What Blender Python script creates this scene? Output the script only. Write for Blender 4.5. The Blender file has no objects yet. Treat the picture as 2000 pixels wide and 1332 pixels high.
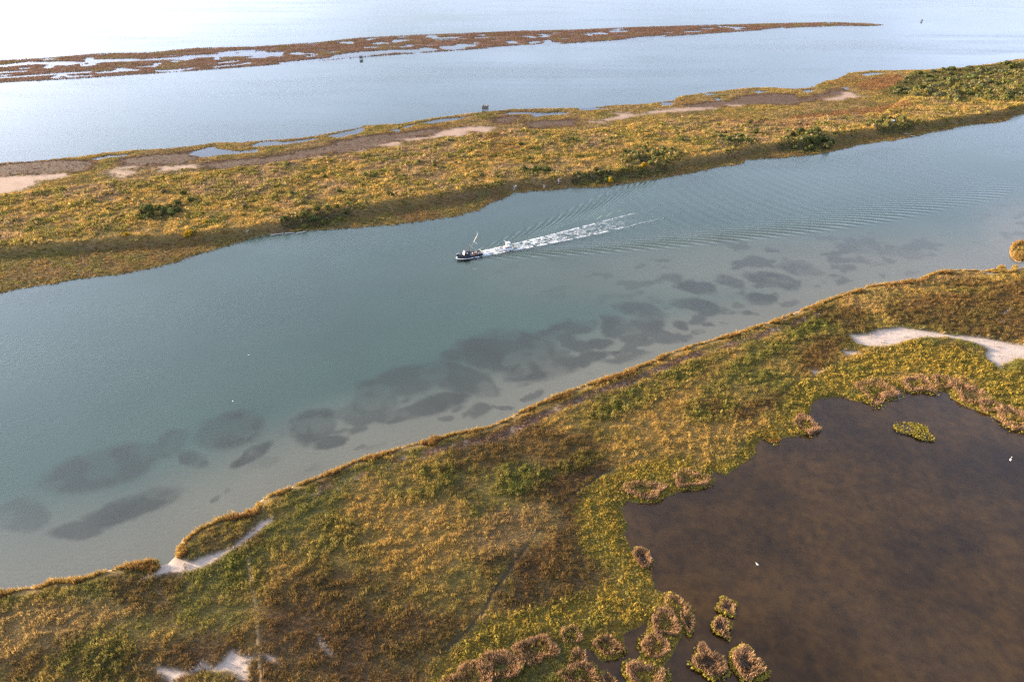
import bpy, bmesh, math, random
import numpy as np
from mathutils import Vector, Matrix

random.seed(7)
rng = np.random.default_rng(11)
S = bpy.context.scene
C = S.collection
R = math.radians

# ------------------------------------------------------------------ camera, sky, sun, exposure
CAM_H, PITCH, FPX = 120.0, R(33.0), 1333.0
ct, st = math.cos(PITCH), math.sin(PITCH)
cam = bpy.data.cameras.new('camera')
cam.lens, cam.sensor_width, cam.clip_start, cam.clip_end = 24.0, 36.0, 1.0, 60000.0
camo = bpy.data.objects.new('camera', cam); C.objects.link(camo)
camo.location = (0, 0, CAM_H); camo.rotation_euler = (R(90) - PITCH, 0, 0)
S.camera = camo

SUN_EL, SUN_AZ = R(11.0), R(-71.0)           # azimuth measured from +Y, clockwise
sdir = Vector((math.sin(SUN_AZ) * math.cos(SUN_EL), math.cos(SUN_AZ) * math.cos(SUN_EL), math.sin(SUN_EL)))
w = bpy.data.worlds.new('World'); S.world = w; w.use_nodes = True
wn = w.node_tree
sky = wn.nodes.new('ShaderNodeTexSky'); sky.sky_type = 'NISHITA'; sky.sun_disc = False
sky.sun_elevation = SUN_EL; sky.sun_rotation = SUN_AZ
sky.air_density = 1.0; sky.dust_density = 6.0; sky.ozone_density = 2.5
bg = wn.nodes['Background']; bg.inputs[1].default_value = 0.12
wtc = wn.nodes.new('ShaderNodeTexCoord'); wmp = wn.nodes.new('ShaderNodeMapping'); wmp.inputs['Scale'].default_value = (1.0, 1.6, 4.5); wmp.inputs['Rotation'].default_value = (0, 0, R(25))
wno = wn.nodes.new('ShaderNodeTexNoise'); wno.inputs['Scale'].default_value = 2.2; wno.inputs['Detail'].default_value = 6; wno.inputs['Roughness'].default_value = .6; wno.inputs['Distortion'].default_value = .5
wmr = wn.nodes.new('ShaderNodeMapRange'); wmr.inputs[1].default_value = .36; wmr.inputs[2].default_value = .66; wmr.inputs[3].default_value = .38; wmr.inputs[4].default_value = .85
wmx = wn.nodes.new('ShaderNodeMix'); wmx.data_type = 'RGBA'; # thin high cloud veil, brighter towards the sun as cirrus is
wdt = wn.nodes.new('ShaderNodeVectorMath'); wdt.operation = 'DOT_PRODUCT'; wdt.inputs[1].default_value = sdir; wn.links.new(wtc.outputs['Generated'], wdt.inputs[0])
wcl = wn.nodes.new('ShaderNodeMath'); wcl.operation = 'MAXIMUM'; wcl.inputs[1].default_value = 0.0; wn.links.new(wdt.outputs['Value'], wcl.inputs[0])
wpw = wn.nodes.new('ShaderNodeMath'); wpw.operation = 'POWER'; wpw.inputs[1].default_value = 4.0; wn.links.new(wcl.outputs[0], wpw.inputs[0])
wgl = wn.nodes.new('ShaderNodeMath'); wgl.operation = 'MULTIPLY_ADD'; wgl.inputs[1].default_value = 1.3; wgl.inputs[2].default_value = 1.0; wn.links.new(wpw.outputs[0], wgl.inputs[0])
wvc = wn.nodes.new('ShaderNodeVectorMath'); wvc.operation = 'SCALE'; wvc.inputs[0].default_value = (3.2, 3.65, 4.95); wsx = wn.nodes.new('ShaderNodeSeparateXYZ'); wn.links.new(wtc.outputs['Generated'], wsx.inputs[0])
whz = wn.nodes.new('ShaderNodeMapRange'); whz.interpolation_type = 'SMOOTHSTEP'; whz.inputs[1].default_value = -.02; whz.inputs[2].default_value = .42; whz.inputs[3].default_value = 1.35; whz.inputs[4].default_value = .85; wn.links.new(wsx.outputs[2], whz.inputs[0])   # the veil is thickest towards the horizon
wml = wn.nodes.new('ShaderNodeMath'); wml.operation = 'MULTIPLY'; wn.links.new(wgl.outputs[0], wml.inputs[0]); wn.links.new(whz.outputs[0], wml.inputs[1]); wn.links.new(wml.outputs[0], wvc.inputs['Scale']); wn.links.new(wvc.outputs[0], wmx.inputs[7])
wn.links.new(wtc.outputs['Generated'], wmp.inputs[0]); wn.links.new(wmp.outputs[0], wno.inputs['Vector']); wn.links.new(wno.outputs[0], wmr.inputs[0]); wn.links.new(wmr.outputs[0], wmx.inputs[0])
wn.links.new(sky.outputs[0], wmx.inputs[6]); wn.links.new(wmx.outputs[2], bg.inputs[0])
sl = bpy.data.lights.new('sun', 'SUN'); sl.energy = 5.0; sl.angle = R(0.6); sl.color = (1.0, 0.79, 0.53)
so = bpy.data.objects.new('sun', sl); C.objects.link(so)
so.rotation_euler = sdir.to_track_quat('Z', 'Y').to_euler()
S.view_settings.view_transform = 'Standard'; S.view_settings.look = 'None'
S.view_settings.exposure = 2.38; S.view_settings.gamma = 1.0; S.view_settings.use_curve_mapping = False
S.cycles.use_denoising = False; S.cycles.use_adaptive_sampling = False; S.cycles.denoising_input_passes = 'RGB_ALBEDO_NORMAL'
S.cycles.max_bounces = 6; S.cycles.transparent_max_bounces = 12
S.cycles.diffuse_bounces = 2; S.cycles.glossy_bounces = 3; S.cycles.sample_clamp_indirect = 3.0
S.cycles.caustics_reflective = False; S.cycles.caustics_refractive = False

# ------------------------------------------------------------------ photo <-> ground
def ground(u, v, z=0.0):
    u = np.asarray(u, float); v = np.asarray(v, float)
    xc = (u - 1000) / FPX; yc = (v - 666) / FPX
    t = (CAM_H - z) / np.maximum(st + yc * ct, 1e-3)
    return t * xc, t * (ct - yc * st)
def pix(X, Y, z=0.0):
    zc = Y * ct + (CAM_H - z) * st
    zc = np.maximum(zc, 1.0)
    return 1000 + FPX * X / zc, 666 + FPX * ((CAM_H - z) * ct - Y * st) / zc
def mpp(v):
    return CAM_H / (st + (v - 666) / FPX * ct) / FPX      # metres per photo pixel across
def at(u, v, z=0.0):
    x, y = ground(u, v, z); return Vector((float(x), float(y), z))
def Z(ox, oy, s, pts):
    return [(ox + x * s, oy + y * s) for x, y in pts]
def ss(a, b, x):
    t = np.clip((x - a) / (b - a), 0, 1); return t * t * (3 - 2 * t)

# ------------------------------------------------------------------ noise
def vnoise(x, y, seed=0):
    xi = np.floor(x).astype(np.int64); yi = np.floor(y).astype(np.int64)
    fx = x - xi; fy = y - yi
    fx = fx * fx * (3 - 2 * fx); fy = fy * fy * (3 - 2 * fy)
    def h(a, b):
        n = (a * 374761393 + b * 668265263 + seed * 974711) & 0x7fffffff
        n = ((n ^ (n >> 13)) * 1274126177) & 0x7fffffff
        return ((n ^ (n >> 16)) & 0xffff) / 65535.0
    a = h(xi, yi); b = h(xi + 1, yi); c = h(xi, yi + 1); d = h(xi + 1, yi + 1)
    return (a + (b - a) * fx) * (1 - fy) + (c + (d - c) * fx) * fy
def fbm(x, y, scale, octv=4, seed=0, gain=0.5):
    s = np.zeros_like(x); amp = 1.0; tot = 0; f = 1.0 / scale
    for i in range(octv):
        ca, sa = math.cos(0.6 * i), math.sin(0.6 * i)
        s += amp * vnoise((x * ca - y * sa) * f + 17.3 * i, (x * sa + y * ca) * f - 9.1 * i, seed + i)
        tot += amp; amp *= gain; f *= 2.03
    return s / tot

# ------------------------------------------------------------------ traced outlines (photo pixels, laid on the ground plane)
K = .35
STRIP = ([(-700, 178), (-300, 143), (0, 119), (80, 115), (200, 105), (290, 104), (380, 95), (500, 92), (620, 84), (700, 75), (800, 70), (900, 66), (1000, 62), (1120, 59), (1240, 54),
          (1380, 50), (1500, 47), (1620, 44.5), (1690, 46.5), (1728, 49.5)] +
         [(1700, 51.5), (1640, 51), (1560, 54), (1480, 60), (1360, 68), (1250, 76), (1130, 84), (1000, 92), (850, 102), (700, 113), (560, 125), (420, 136),
          (300, 144), (180, 152), (60, 159), (0, 162), (-300, 184), (-700, 214)])
SP = []
SP.append(Z(0, 0, K, [(-600, 420), (-300, 392), (0, 365), (150, 350), (370, 345), (480, 350), (490, 335), (600, 333), (740, 330), (780, 335), (1000, 320), (1040, 312), (1300, 300), (1580, 292), (1570, 312), (1300, 318), (1100, 325), (1040, 340), (960, 335), (720, 345), (500, 352), (370, 368), (200, 360), (0, 378), (-300, 410), (-600, 440)]))
SP.append(Z(0, 0, K, [(-300, 462), (0, 433), (300, 412), (500, 400), (510, 408), (300, 420), (0, 440), (-300, 470)]))
SP.append(Z(0, 0, K, [(530, 405), (760, 388), (780, 395), (560, 412)]))
SP.append(Z(0, 0, K, [(870, 395), (1040, 387), (1000, 400), (880, 403)]))
SP.append(Z(0, 0, K, [(1220, 350), (1350, 339), (1290, 352), (1225, 356)]))
SP.append(Z(0, 0, K, [(1190, 372), (1400, 354), (1340, 366), (1200, 377)]))
SP.append(Z(0, 0, K, [(1550, 352), (1840, 325), (1880, 308), (2000, 293), (2060, 290), (2050, 316), (1850, 332), (1580, 360)]))
SP.append(Z(650, 0, K, [(30, 315), (180, 290), (330, 281), (500, 278), (520, 290), (450, 297), (340, 297), (200, 312), (100, 320)]))
SP.append(Z(650, 0, K, [(600, 265), (720, 259), (680, 281), (610, 276)]))
SP.append(Z(650, 0, K, [(730, 249), (800, 251), (790, 262), (740, 266)]))
SP.append(Z(650, 0, K, [(850, 268), (1000, 258), (1160, 248), (1200, 234), (1280, 242), (1180, 256), (960, 274)]))
SP.append(Z(650, 0, K, [(555, 212), (710, 207), (690, 216), (560, 219)]))
SP.append(Z(650, 0, K, [(1540, 174), (1650, 174), (1630, 182), (1555, 183)]))
SP.append(Z(650, 0, K, [(1640, 217), (1740, 210), (1860, 198), (1840, 207), (1720, 220), (1650, 223)]))
SP.append(Z(650, 0, K, [(170, 265), (260, 262), (240, 269), (180, 271)]))
SP.append(Z(650, 0, K, [(370, 262), (450, 258), (440, 264), (375, 267)]))
SP.append(Z(650, 0, K, [(790, 212), (870, 208), (860, 214), (795, 217)]))
SP.append(Z(650, 0, K, [(1090, 238), (1150, 232), (1160, 240), (1100, 245)]))
SP.append(Z(1300, 0, K, [(100, 178), (200, 174), (190, 180), (110, 184)]))
SP.append(Z(1300, 0, K, [(320, 149), (460, 155), (440, 159), (340, 156)]))
SP.append(Z(1300, 0, K, [(545, 168), (660, 154), (640, 165), (560, 173)]))
SP.append(Z(1300, 0, K, [(210, 160), (260, 158), (250, 164), (212, 165)]))
SP.append(Z(0, 0, K, [(110, 382), (165, 380), (160, 386), (115, 388)]))
SP.append(Z(0, 0, K, [(0, 403), (150, 397), (140, 403), (0, 411)]))
SP.append(Z(0, 0, K, [(1710, 315), (1760, 312), (1750, 319), (1715, 321)]))
SP.append(Z(0, 0, K, [(860, 357), (900, 352), (890, 362), (865, 364)]))

ISLAND_N = ([(-700, 372), (-300, 345), (0, 319.5), (70, 315), (147, 308), (196, 300), (266, 294), (350, 289), (420, 280), (490, 277), (577, 271), (612, 267), (700, 250), (713, 246), (790, 241.5),
             (846, 231), (930, 221), (1000, 214), (1140, 212), (1189, 207), (1266, 203), (1315, 197), (1322, 190), (1370, 183), (1420, 177), (1475, 172), (1510, 172), (1555, 175), (1590, 171), (1600, 163),
             (1636, 154), (1657, 143.5), (1702, 139), (1807, 137), (1877, 133), (1940, 125), (2000, 115), (2300, 78), (2700, 30)])
ISLAND_S = ([(2700, 105), (2300, 180), (2060, 216), (2000, 224), (1982, 227), (1965, 238), (1895, 245), (1825, 259), (1755, 273), (1685, 283), (1625, 297), (1580, 304), (1524, 310), (1457, 313), (1447, 322),
             (1405, 327), (1352, 339), (1300, 348), (1245, 357), (1175, 366), (1087, 370), (1045, 374), (1003, 378), (986, 388), (958, 397), (937, 411), (895, 422), (846, 429), (772, 439), (702, 446),
             (650, 449), (595, 451), (525, 459), (480, 468), (465, 475), (420, 489), (385, 499), (350, 512), (297, 525), (227, 537), (147, 547), (105, 554), (35, 566), (0, 573), (-250, 618), (-700, 700)])
ISLAND = ISLAND_N + ISLAND_S
CREST = [(-700, 590), (-300, 540), (0, 497), (150, 487), (280, 478), (380, 470), (500, 457), (580, 440), (650, 424), (755, 408), (860, 393), (951, 375), (1000, 366), (1087, 358), (1157, 351), (1240, 341), (1330, 323), (1400, 312), (1480, 294), (1560, 289), (1640, 270), (1720, 262), (1820, 246), (1950, 226), (2100, 190), (2300, 158), (2700, 90)]
REAR = [(-700, 440), (0, 383), (210, 358), (385, 340), (700, 300), (860, 275), (1000, 252), (1140, 256), (1350, 226), (1528, 234), (1720, 222), (1800, 165), (1900, 150), (2000, 135), (2300, 95), (2700, 45)]
PLATEAU = CREST + [(a_, b_ + 11) for a_, b_ in REAR[::-1]]
IP = []
IP.append(Z(0, 0, K, [(505, 887), (600, 872), (740, 863), (700, 874), (600, 882), (540, 897)]))
IP.append(Z(0, 0, K, [(1050, 860), (1090, 840), (1190, 822), (1230, 835), (1310, 845), (1430, 838), (1440, 850), (1320, 862), (1230, 866), (1120, 884)]))
IP.append(Z(0, 0, K, [(1320, 798), (1360, 790), (1370, 798)]))
IP.append(Z(0, 0, K, [(1400, 818), (1430, 800), (1500, 788), (1600, 793), (1750, 773), (1790, 778), (1620, 806), (1540, 812), (1430, 824)]))
IP.append(Z(0, 0, K, [(1810, 762), (1900, 742), (2000, 722), (2040, 712), (2030, 735), (1980, 752), (1900, 770)]))
IP.append(Z(650, 0, K, [(0, 752), (90, 732), (180, 710), (170, 737), (60, 758), (0, 769)]))
IP.append(Z(650, 0, K, [(315, 727), (380, 718), (365, 742)]))
IP.append(Z(650, 0, K, [(390, 706), (470, 696), (400, 720)]))
IP.append(Z(650, 0, K, [(475, 690), (600, 666), (770, 652), (700, 670), (610, 686), (540, 693)]))
IP.append(Z(650, 0, K, [(920, 645), (1000, 628), (1090, 628), (1200, 632), (1310, 628), (1300, 642), (1180, 648), (1130, 656), (1110, 640), (1000, 640)]))
IP.append(Z(650, 0, K, [(1365, 606), (1440, 598), (1540, 606), (1480, 614), (1380, 620)]))
IP.append(Z(650, 0, K, [(1825, 581), (1870, 572), (1915, 574), (1850, 594)]))
IP.append(Z(1300, 0, K, [(-20, 572), (55, 574), (20, 594)]))
IP.append(Z(1300, 0, K, [(255, 548), (325, 553), (290, 566)]))
IP.append(Z(1300, 0, K, [(205, 522), (320, 526), (230, 534)]))
IP.append(Z(1300, 0, K, [(485, 508), (590, 510), (520, 524)]))
IP.append(Z(1300, 0, K, [(755, 508), (835, 504), (790, 524)]))
IP.append(Z(1300, 0, K, [(978, 484), (1040, 494), (1000, 504)]))
IP.append(Z(1300, 0, K, [(1085, 416), (1160, 408), (1245, 410), (1120, 428)]))
IP.append(Z(1590, 215, .12, [(560, 35), (640, 45), (730, 75), (650, 62)]))

NEAR_SHORE = [(-700, 1300), (-300, 1222), (0, 1156), (70, 1146), (105, 1133), (154, 1130), (210, 1115), (255, 1101), (297, 1094), (308, 1096), (312, 1106), (330, 1101), (346, 1084), (347, 1070), (360, 1053), (392, 1031), (437, 1011), (483, 999), (497, 996),
              (504, 983), (525, 968), (595, 942), (647, 922), (700, 899), (772, 878), (860, 853), (947, 836), (986, 822), (1021, 802), (1070, 781), (1140, 753), (1210, 731), (1262, 710), (1297, 694), (1350, 676), (1387, 666), (1457, 645), (1510, 627),
              (1562, 608), (1604, 591), (1650, 575), (1702, 559), (1755, 553), (1790, 549), (1818, 536), (1853, 529), (1909, 530), (1932, 533), (1965, 532), (2000, 524), (2150, 470), (2400, 410), (2700, 350)]
NEARLAND = NEAR_SHORE + [(2700, 1750), (-700, 1750)]
POND = [(2150, 960), (2000, 842), (1955, 822), (1930, 808), (1892, 796), (1857, 776), (1850, 762), (1825, 764), (1769, 760), (1745, 760), (1702, 787), (1664, 780), (1643, 773), (1601, 778), (1587, 790), (1580, 815), (1594, 838), (1566, 851), (1524, 855), (1510, 864), (1489, 855), (1478, 874), (1475, 890), (1450, 908), (1419, 929), (1394, 921), (1387, 948), (1363, 960),
        (1343, 957), (1297, 969), (1266, 983), (1224, 979), (1213, 995), (1224, 1027), (1215, 1046), (1231, 1065), (1252, 1090), (1273, 1121), (1276, 1149), (1301, 1160), (1338, 1170), (1352, 1200), (1334, 1236), (1312, 1276), (1296, 1300), (1292, 1345), (1222, 1345), (1236, 1300), (1250, 1278), (1256, 1240), (1262, 1215), (1238, 1228), (1218, 1238), (1222, 1262), (1205, 1285), (1172, 1288), (1160, 1268), (1146, 1262), (1142, 1285), (1172, 1305), (1205, 1340), (1200, 1400), (1150, 1480), (1000, 1640), (900, 1760), (2800, 1760), (2800, 1000)]
SANDS = []
SANDS.append(Z(0, 866, K, [(880, 662), (940, 640), (985, 615), (1000, 640), (1060, 660), (1180, 620), (1290, 590), (1350, 530), (1420, 480), (1450, 445), (1530, 412), (1525, 440), (1440, 510), (1360, 560), (1280, 620), (1180, 680), (1060, 720), (960, 735), (880, 750), (800, 765), (850, 735), (890, 700)]))
SANDS.append(Z(0, 866, K, [(870, 1245), (950, 1260), (1060, 1275), (1130, 1215), (1180, 1250), (1240, 1215), (1290, 1155), (1330, 1165), (1370, 1195), (1450, 1185), (1400, 1225), (1385, 1260), (1400, 1340), (1340, 1330), (1270, 1280), (1130, 1270), (1030, 1300), (940, 1340), (880, 1285)]))
SANDS.append(Z(0, 866, K, [(1780, 1080), (1810, 1110), (1860, 1180), (1840, 1190), (1790, 1140)]))
SANDS.append(Z(0, 866, K, [(1470, 1180), (1540, 1190), (1560, 1230), (1500, 1220)]))
SANDS.append(Z(1300, 433, K, [(1020, 635), (1120, 630), (1180, 605), (1300, 592), (1440, 610), (1600, 640), (1740, 645), (1850, 670), (1950, 690), (2100, 700), (2100, 770), (1950, 780), (1890, 800), (1860, 830), (1770, 750), (1790, 720), (1700, 680), (1560, 650), (1420, 655), (1340, 675), (1250, 700), (1150, 705), (1060, 690)]))
SANDS.append(Z(1300, 433, K, [(980, 725), (1060, 730), (1100, 745), (1000, 755)]))
SANDS.append(Z(1300, 433, K, [(800, 830), (850, 840), (890, 828), (830, 862)]))
SANDS.append(Z(1300, 433, K, [(1840, 555), (1890, 560), (1870, 568)]))
SANDS.append(Z(1300, 433, K, [(1860, 520), (1920, 490), (1900, 515)]))
SANDS.append([(1910, 532), (1935, 533), (1955, 536), (1930, 539)])
ISANDS = []
ISANDS.append(Z(0, 0, K, [(-600, 1060), (0, 990), (200, 985), (430, 962), (330, 1005), (240, 1010), (150, 1060), (0, 1092), (-600, 1150)]))
ISANDS.append(Z(0, 0, K, [(530, 972), (640, 955), (780, 960), (760, 975), (700, 1000), (610, 988)]))
ISANDS.append(Z(0, 0, K, [(640, 945), (740, 930), (770, 935), (660, 952)]))
ISANDS.append(Z(0, 0, K, [(850, 942), (960, 928), (1080, 922), (1115, 945), (1000, 955), (900, 965)]))
ISANDS.append(Z(0, 0, K, [(1690, 888), (1800, 876), (1830, 886), (1760, 905)]))
ISANDS.append(Z(650, 0, K, [(250, 815), (330, 795), (450, 775), (540, 770), (600, 740), (700, 718), (800, 712), (910, 715), (860, 745), (760, 740), (730, 768), (640, 770), (480, 790), (400, 805), (330, 822)]))
ISANDS.append(Z(650, 0, K, [(110, 850), (190, 838), (170, 850)]))
ISANDS.append(Z(650, 0, K, [(1420, 685), (1510, 672), (1600, 650), (1560, 638), (1640, 636), (1720, 645), (1800, 615), (2000, 606), (2150, 605), (2150, 622), (2000, 622), (1760, 640), (1640, 665), (1500, 690)]))
ISANDS.append(Z(1300, 0, K, [(340, 592), (430, 590), (440, 602), (370, 606)]))
ISANDS.append(Z(1300, 0, K, [(860, 562), (960, 545), (980, 518), (1050, 518), (1070, 540), (1130, 545), (1050, 552), (960, 567)]))
IBROWN = [Z(0, 0, K, [(-500, 985), (0, 930), (250, 905), (500, 900), (515, 945), (430, 960), (0, 988), (-500, 1050)]),
          Z(0, 0, K, [(680, 895), (860, 870), (1060, 850), (1085, 900), (960, 922), (680, 932)]),
          Z(0, 0, K, [(1120, 930), (1250, 905), (1450, 885), (1700, 845), (2000, 795), (2000, 830), (1750, 872), (1500, 925), (1250, 945)]),
          Z(650, 0, K, [(0, 795), (200, 765), (400, 745), (580, 725), (590, 745), (440, 775), (250, 812), (100, 850), (0, 872)]),
          Z(650, 0, K, [(910, 665), (1020, 655), (1030, 680), (960, 700), (920, 690)]),
          Z(650, 0, K, [(1090, 690), (1380, 668), (1330, 708), (1100, 718)]),
          Z(1300, 0, K, [(500, 535), (700, 530), (760, 560), (900, 520), (1000, 500), (980, 530), (860, 555), (720, 585), (400, 590), (200, 610), (100, 595), (330, 570)])]
IRED = [Z(1300, 0, K, [(650, 655), (900, 632), (1280, 588), (1380, 605), (1200, 645), (900, 690), (760, 680)]),
        Z(1300, 0, K, [(1060, 485), (1150, 440), (1270, 418), (1360, 430), (1290, 480), (1190, 510), (1090, 500)])]
NBROWN = [Z(650, 866, K, [(1000, 300), (1120, 190), (1330, 110), (1500, 130), (1650, 100), (1560, 160), (1380, 260), (1240, 370), (1080, 350)]),
          Z(650, 866, K, [(1230, 380), (1340, 330), (1380, 420), (1400, 560), (1530, 700), (1520, 830), (1320, 870), (1150, 930), (950, 960), (900, 880), (1050, 640), (1200, 520)]),
          Z(650, 866, K, [(100, 1000), (300, 960), (800, 950), (700, 1100), (520, 1280), (480, 1400), (0, 1400), (-200, 1100)]),
          Z(1300, 433, K, [(1300, 440), (1550, 410), (1800, 380), (2100, 300), (2100, 690), (1900, 685), (1700, 640), (1480, 600), (1250, 560), (1180, 490)]),
          Z(1300, 433, K, [(800, 480), (1060, 470), (1180, 560), (1160, 630), (1000, 640), (940, 580), (820, 560)]),
          Z(1300, 433, K, [(850, 640), (1020, 640), (1080, 700), (980, 740), (860, 840), (700, 860), (740, 740)]),
          Z(1300, 433, K, [(440, 1000), (640, 930), (700, 960), (640, 1060), (480, 1120), (400, 1080)]),
          Z(0, 866, K, [(400, 1180), (850, 1130), (1300, 1090), (1430, 1180), (1290, 1150), (1060, 1270), (870, 1240), (860, 1340), (420, 1340)]),
          Z(0, 866, K, [(1480, 900), (1700, 860), (1900, 1000), (1960, 1250), (1600, 1340), (1440, 1340), (1460, 1150)])]
NGOLD = [Z(650, 866, K, [(900, 380), (1180, 320), (1240, 380), (1230, 480), (1100, 560), (1030, 640), (850, 650), (700, 560), (760, 450)]),
         Z(1300, 433, K, [(1000, 420), (1250, 350), (1480, 310), (1740, 280), (1800, 300), (1480, 370), (1260, 430), (1180, 510), (1000, 470)]),
         Z(0, 866, K, [(-200, 960), (400, 850), (800, 960), (560, 1060), (300, 1140), (0, 1240), (-200, 1240)])]
NYEL = [Z(650, 866, K, [(1340, 400), (1400, 220), (1560, 150), (1800, 100), (2000, 60), (2000, 200), (1640, 260), (1600, 350), (1640, 500), (1780, 720), (1800, 830), (1860, 880), (1700, 1010), (1500, 1020), (1290, 1060), (1080, 1080), (900, 1180), (700, 1300), (650, 1400), (480, 1400), (560, 1240), (680, 1110), (860, 1000), (1200, 890), (1440, 840), (1550, 740), (1480, 640), (1370, 580)]),
        Z(1300, 433, K, [(500, 1330), (540, 1180), (660, 1090), (700, 900), (950, 790), (1150, 740), (1300, 680), (1500, 680), (1780, 760), (1860, 860), (2100, 800), (2100, 1060), (1860, 1060), (1700, 900), (1500, 870), (1290, 850), (1000, 960), (830, 970), (780, 1080), (600, 1210)])]
NGREEN = [(1270, 762, 165, 26, -24, .9), (840, 940, 95, 38, -15, .8), (1030, 940, 70, 28, -20, .9), (1385, 805, 60, 30, -5, .8), (1470, 745, 42, 18, 0, .7), (1480, 700, 90, 16, -25, .7), (1130, 905, 60, 20, -20, .6),
          (470, 1120, 70, 45, -10, .6), (190, 1290, 90, 55, -10, .6), (660, 1050, 60, 45, 0, .5), (1580, 640, 60, 16, -22, .7), (1720, 575, 50, 14, -10, .4), (740, 1170, 60, 40, 0, .4), (860, 1290, 120, 40, 0, .35)]
GRASSBED = [(195, 905, 135, 44, -15, .9), (245, 990, 115, 27, -20, 1), (150, 1030, 55, 20, -10, .9), (50, 1000, 55, 38, 0, .6), (448, 832, 78, 42, -8, .9), (330, 860, 30, 36, 40, .8), (375, 890, 32, 18, 20, .8), (490, 885, 50, 15, -30, 1), (612, 825, 52, 38, -20, 1), (645, 858, 36, 13, -12, 1),
            (795, 735, 70, 33, -5, .8), (725, 772, 50, 38, -20, .8), (830, 790, 105, 22, -15, 1), (770, 808, 45, 18, -8, 1), (900, 735, 75, 33, 15, .9), (955, 752, 30, 14, 20, .9),
            (990, 680, 105, 46, 5, 1), (900, 685, 45, 16, -10, .8), (1060, 715, 75, 30, -5, 1), (1140, 698, 60, 15, -10, 1), (1115, 634, 52, 20, -5, .9), (1085, 655, 45, 13, 12, .9), (1125, 672, 40, 14, 5, .9), (1198, 634, 30, 24, 25, 1), (1255, 632, 46, 22, -8, .9), (1172, 667, 32, 12, 3, 1), (1258, 602, 58, 18, 12, .8), (1220, 595, 30, 10, 15, .5),
            (1365, 596, 50, 13, 14, 1), (1370, 561, 46, 13, 8, 1), (1424, 546, 32, 12, 8, .9), (1508, 547, 52, 17, 12, 1), (1492, 580, 38, 10, 3, 1), (1438, 593, 18, 7, 0, 1), (1562, 522, 48, 17, 12, .9), (1335, 634, 18, 9, 0, 1), (1690, 486, 62, 11, 8, .7), (1765, 492, 50, 13, 5, .6), (1690, 506, 52, 7, 5, .7), (1640, 514, 32, 6, 12, .7),
            (1268, 660, 9, 5, 0, 1), (1292, 661, 13, 6, 0, 1), (1213, 688, 11, 5, 0, 1), (1390, 628, 14, 5, 5, 1), (1330, 661, 12, 5, 0, .8), (1362, 646, 16, 6, 0, .8), (1421, 627, 10, 3, 0, .8), (1550, 590, 20, 6, 0, .6), (1720, 537, 12, 4, 0, .7), (1300, 720, 26, 6, -15, .8), (1250, 738, 26, 6, -20, .8), (1040, 770, 22, 8, -20, .8), (985, 790, 22, 6, 10, .8), (930, 800, 25, 7, -30, .7), (870, 815, 22, 6, -10, .7), (420, 970, 15, 6, -20, .9), (455, 955, 10, 4, -20, .8), (700, 870, 16, 4, -20, .6)]
ISLETS = [(1992, 492, 20, 19, 'big'), (1956, 524.5, 9, 3.5, 's'), (1981, 524, 6, 3, 's'), (1945, 530.5, 22, 2.2, 's')]
WOODP = [(1722, 186), (1738, 172), (1752, 163), (1784, 146), (1830, 139), (1864, 136), (1904, 132), (1950, 127), (2010, 119), (2080, 112), (2080, 202), (2000, 208), (1944, 208), (1900, 203), (1864, 208), (1830, 200), (1808, 196), (1784, 198), (1750, 190)]
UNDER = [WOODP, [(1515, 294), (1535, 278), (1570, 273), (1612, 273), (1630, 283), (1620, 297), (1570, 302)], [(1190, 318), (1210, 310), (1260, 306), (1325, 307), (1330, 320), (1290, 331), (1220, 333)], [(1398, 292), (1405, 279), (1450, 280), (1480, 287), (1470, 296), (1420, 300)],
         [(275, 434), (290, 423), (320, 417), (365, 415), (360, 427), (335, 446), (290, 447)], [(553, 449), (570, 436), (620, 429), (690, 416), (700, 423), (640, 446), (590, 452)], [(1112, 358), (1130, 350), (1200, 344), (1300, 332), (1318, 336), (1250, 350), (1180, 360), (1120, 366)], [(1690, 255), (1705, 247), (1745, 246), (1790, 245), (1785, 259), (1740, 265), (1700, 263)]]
TRACK = Z(0, 866, K, [(1380, 575), (1390, 660), (1410, 800), (1440, 1000), (1450, 1180), (1465, 1340), (1475, 1500)])
CREEK = Z(650, 866, K, [(1900, 10), (1500, 180), (1230, 380), (1120, 530), (1000, 690), (880, 860), (850, 930), (740, 1060), (600, 1180), (520, 1310), (480, 1420)])

def W(poly):
    a = np.array(poly, float); x, y = ground(a[:, 0], a[:, 1]); return np.stack([x, y], 1)
def dens(p, step=12.0, n=3):
    return p
def sd_poly(X, Y, P, margin=60.0):
    """signed distance in metres to a closed outline, + inside, clipped at -margin"""
    out = np.full(X.shape, -float(margin))
    lo = P.min(0) - margin; hi = P.max(0) + margin
    idx = np.nonzero((X > lo[0]) & (X < hi[0]) & (Y > lo[1]) & (Y < hi[1]))[0]
    if len(idx) == 0: return out
    x = X[idx]; y = Y[idx]
    d2 = np.full(len(idx), 1e12); ins = np.zeros(len(idx), bool)
    n = len(P)
    for i in range(n):
        ax, ay = P[i]; bx, by = P[(i + 1) % n]
        ex, ey = bx - ax, by - ay; L = ex * ex + ey * ey + 1e-12
        t = np.clip(((x - ax) * ex + (y - ay) * ey) / L, 0, 1)
        dd = (x - ax - t * ex) ** 2 + (y - ay - t * ey) ** 2
        np.minimum(d2, dd, out=d2)
        if ay != by:
            c = ((ay > y) != (by > y)) & (x < (bx - ax) * (y - ay) / (by - ay) + ax)
            ins ^= c
    d = np.sqrt(d2)
    out[idx] = np.where(ins, d, np.maximum(-d, -margin))
    return out
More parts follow.
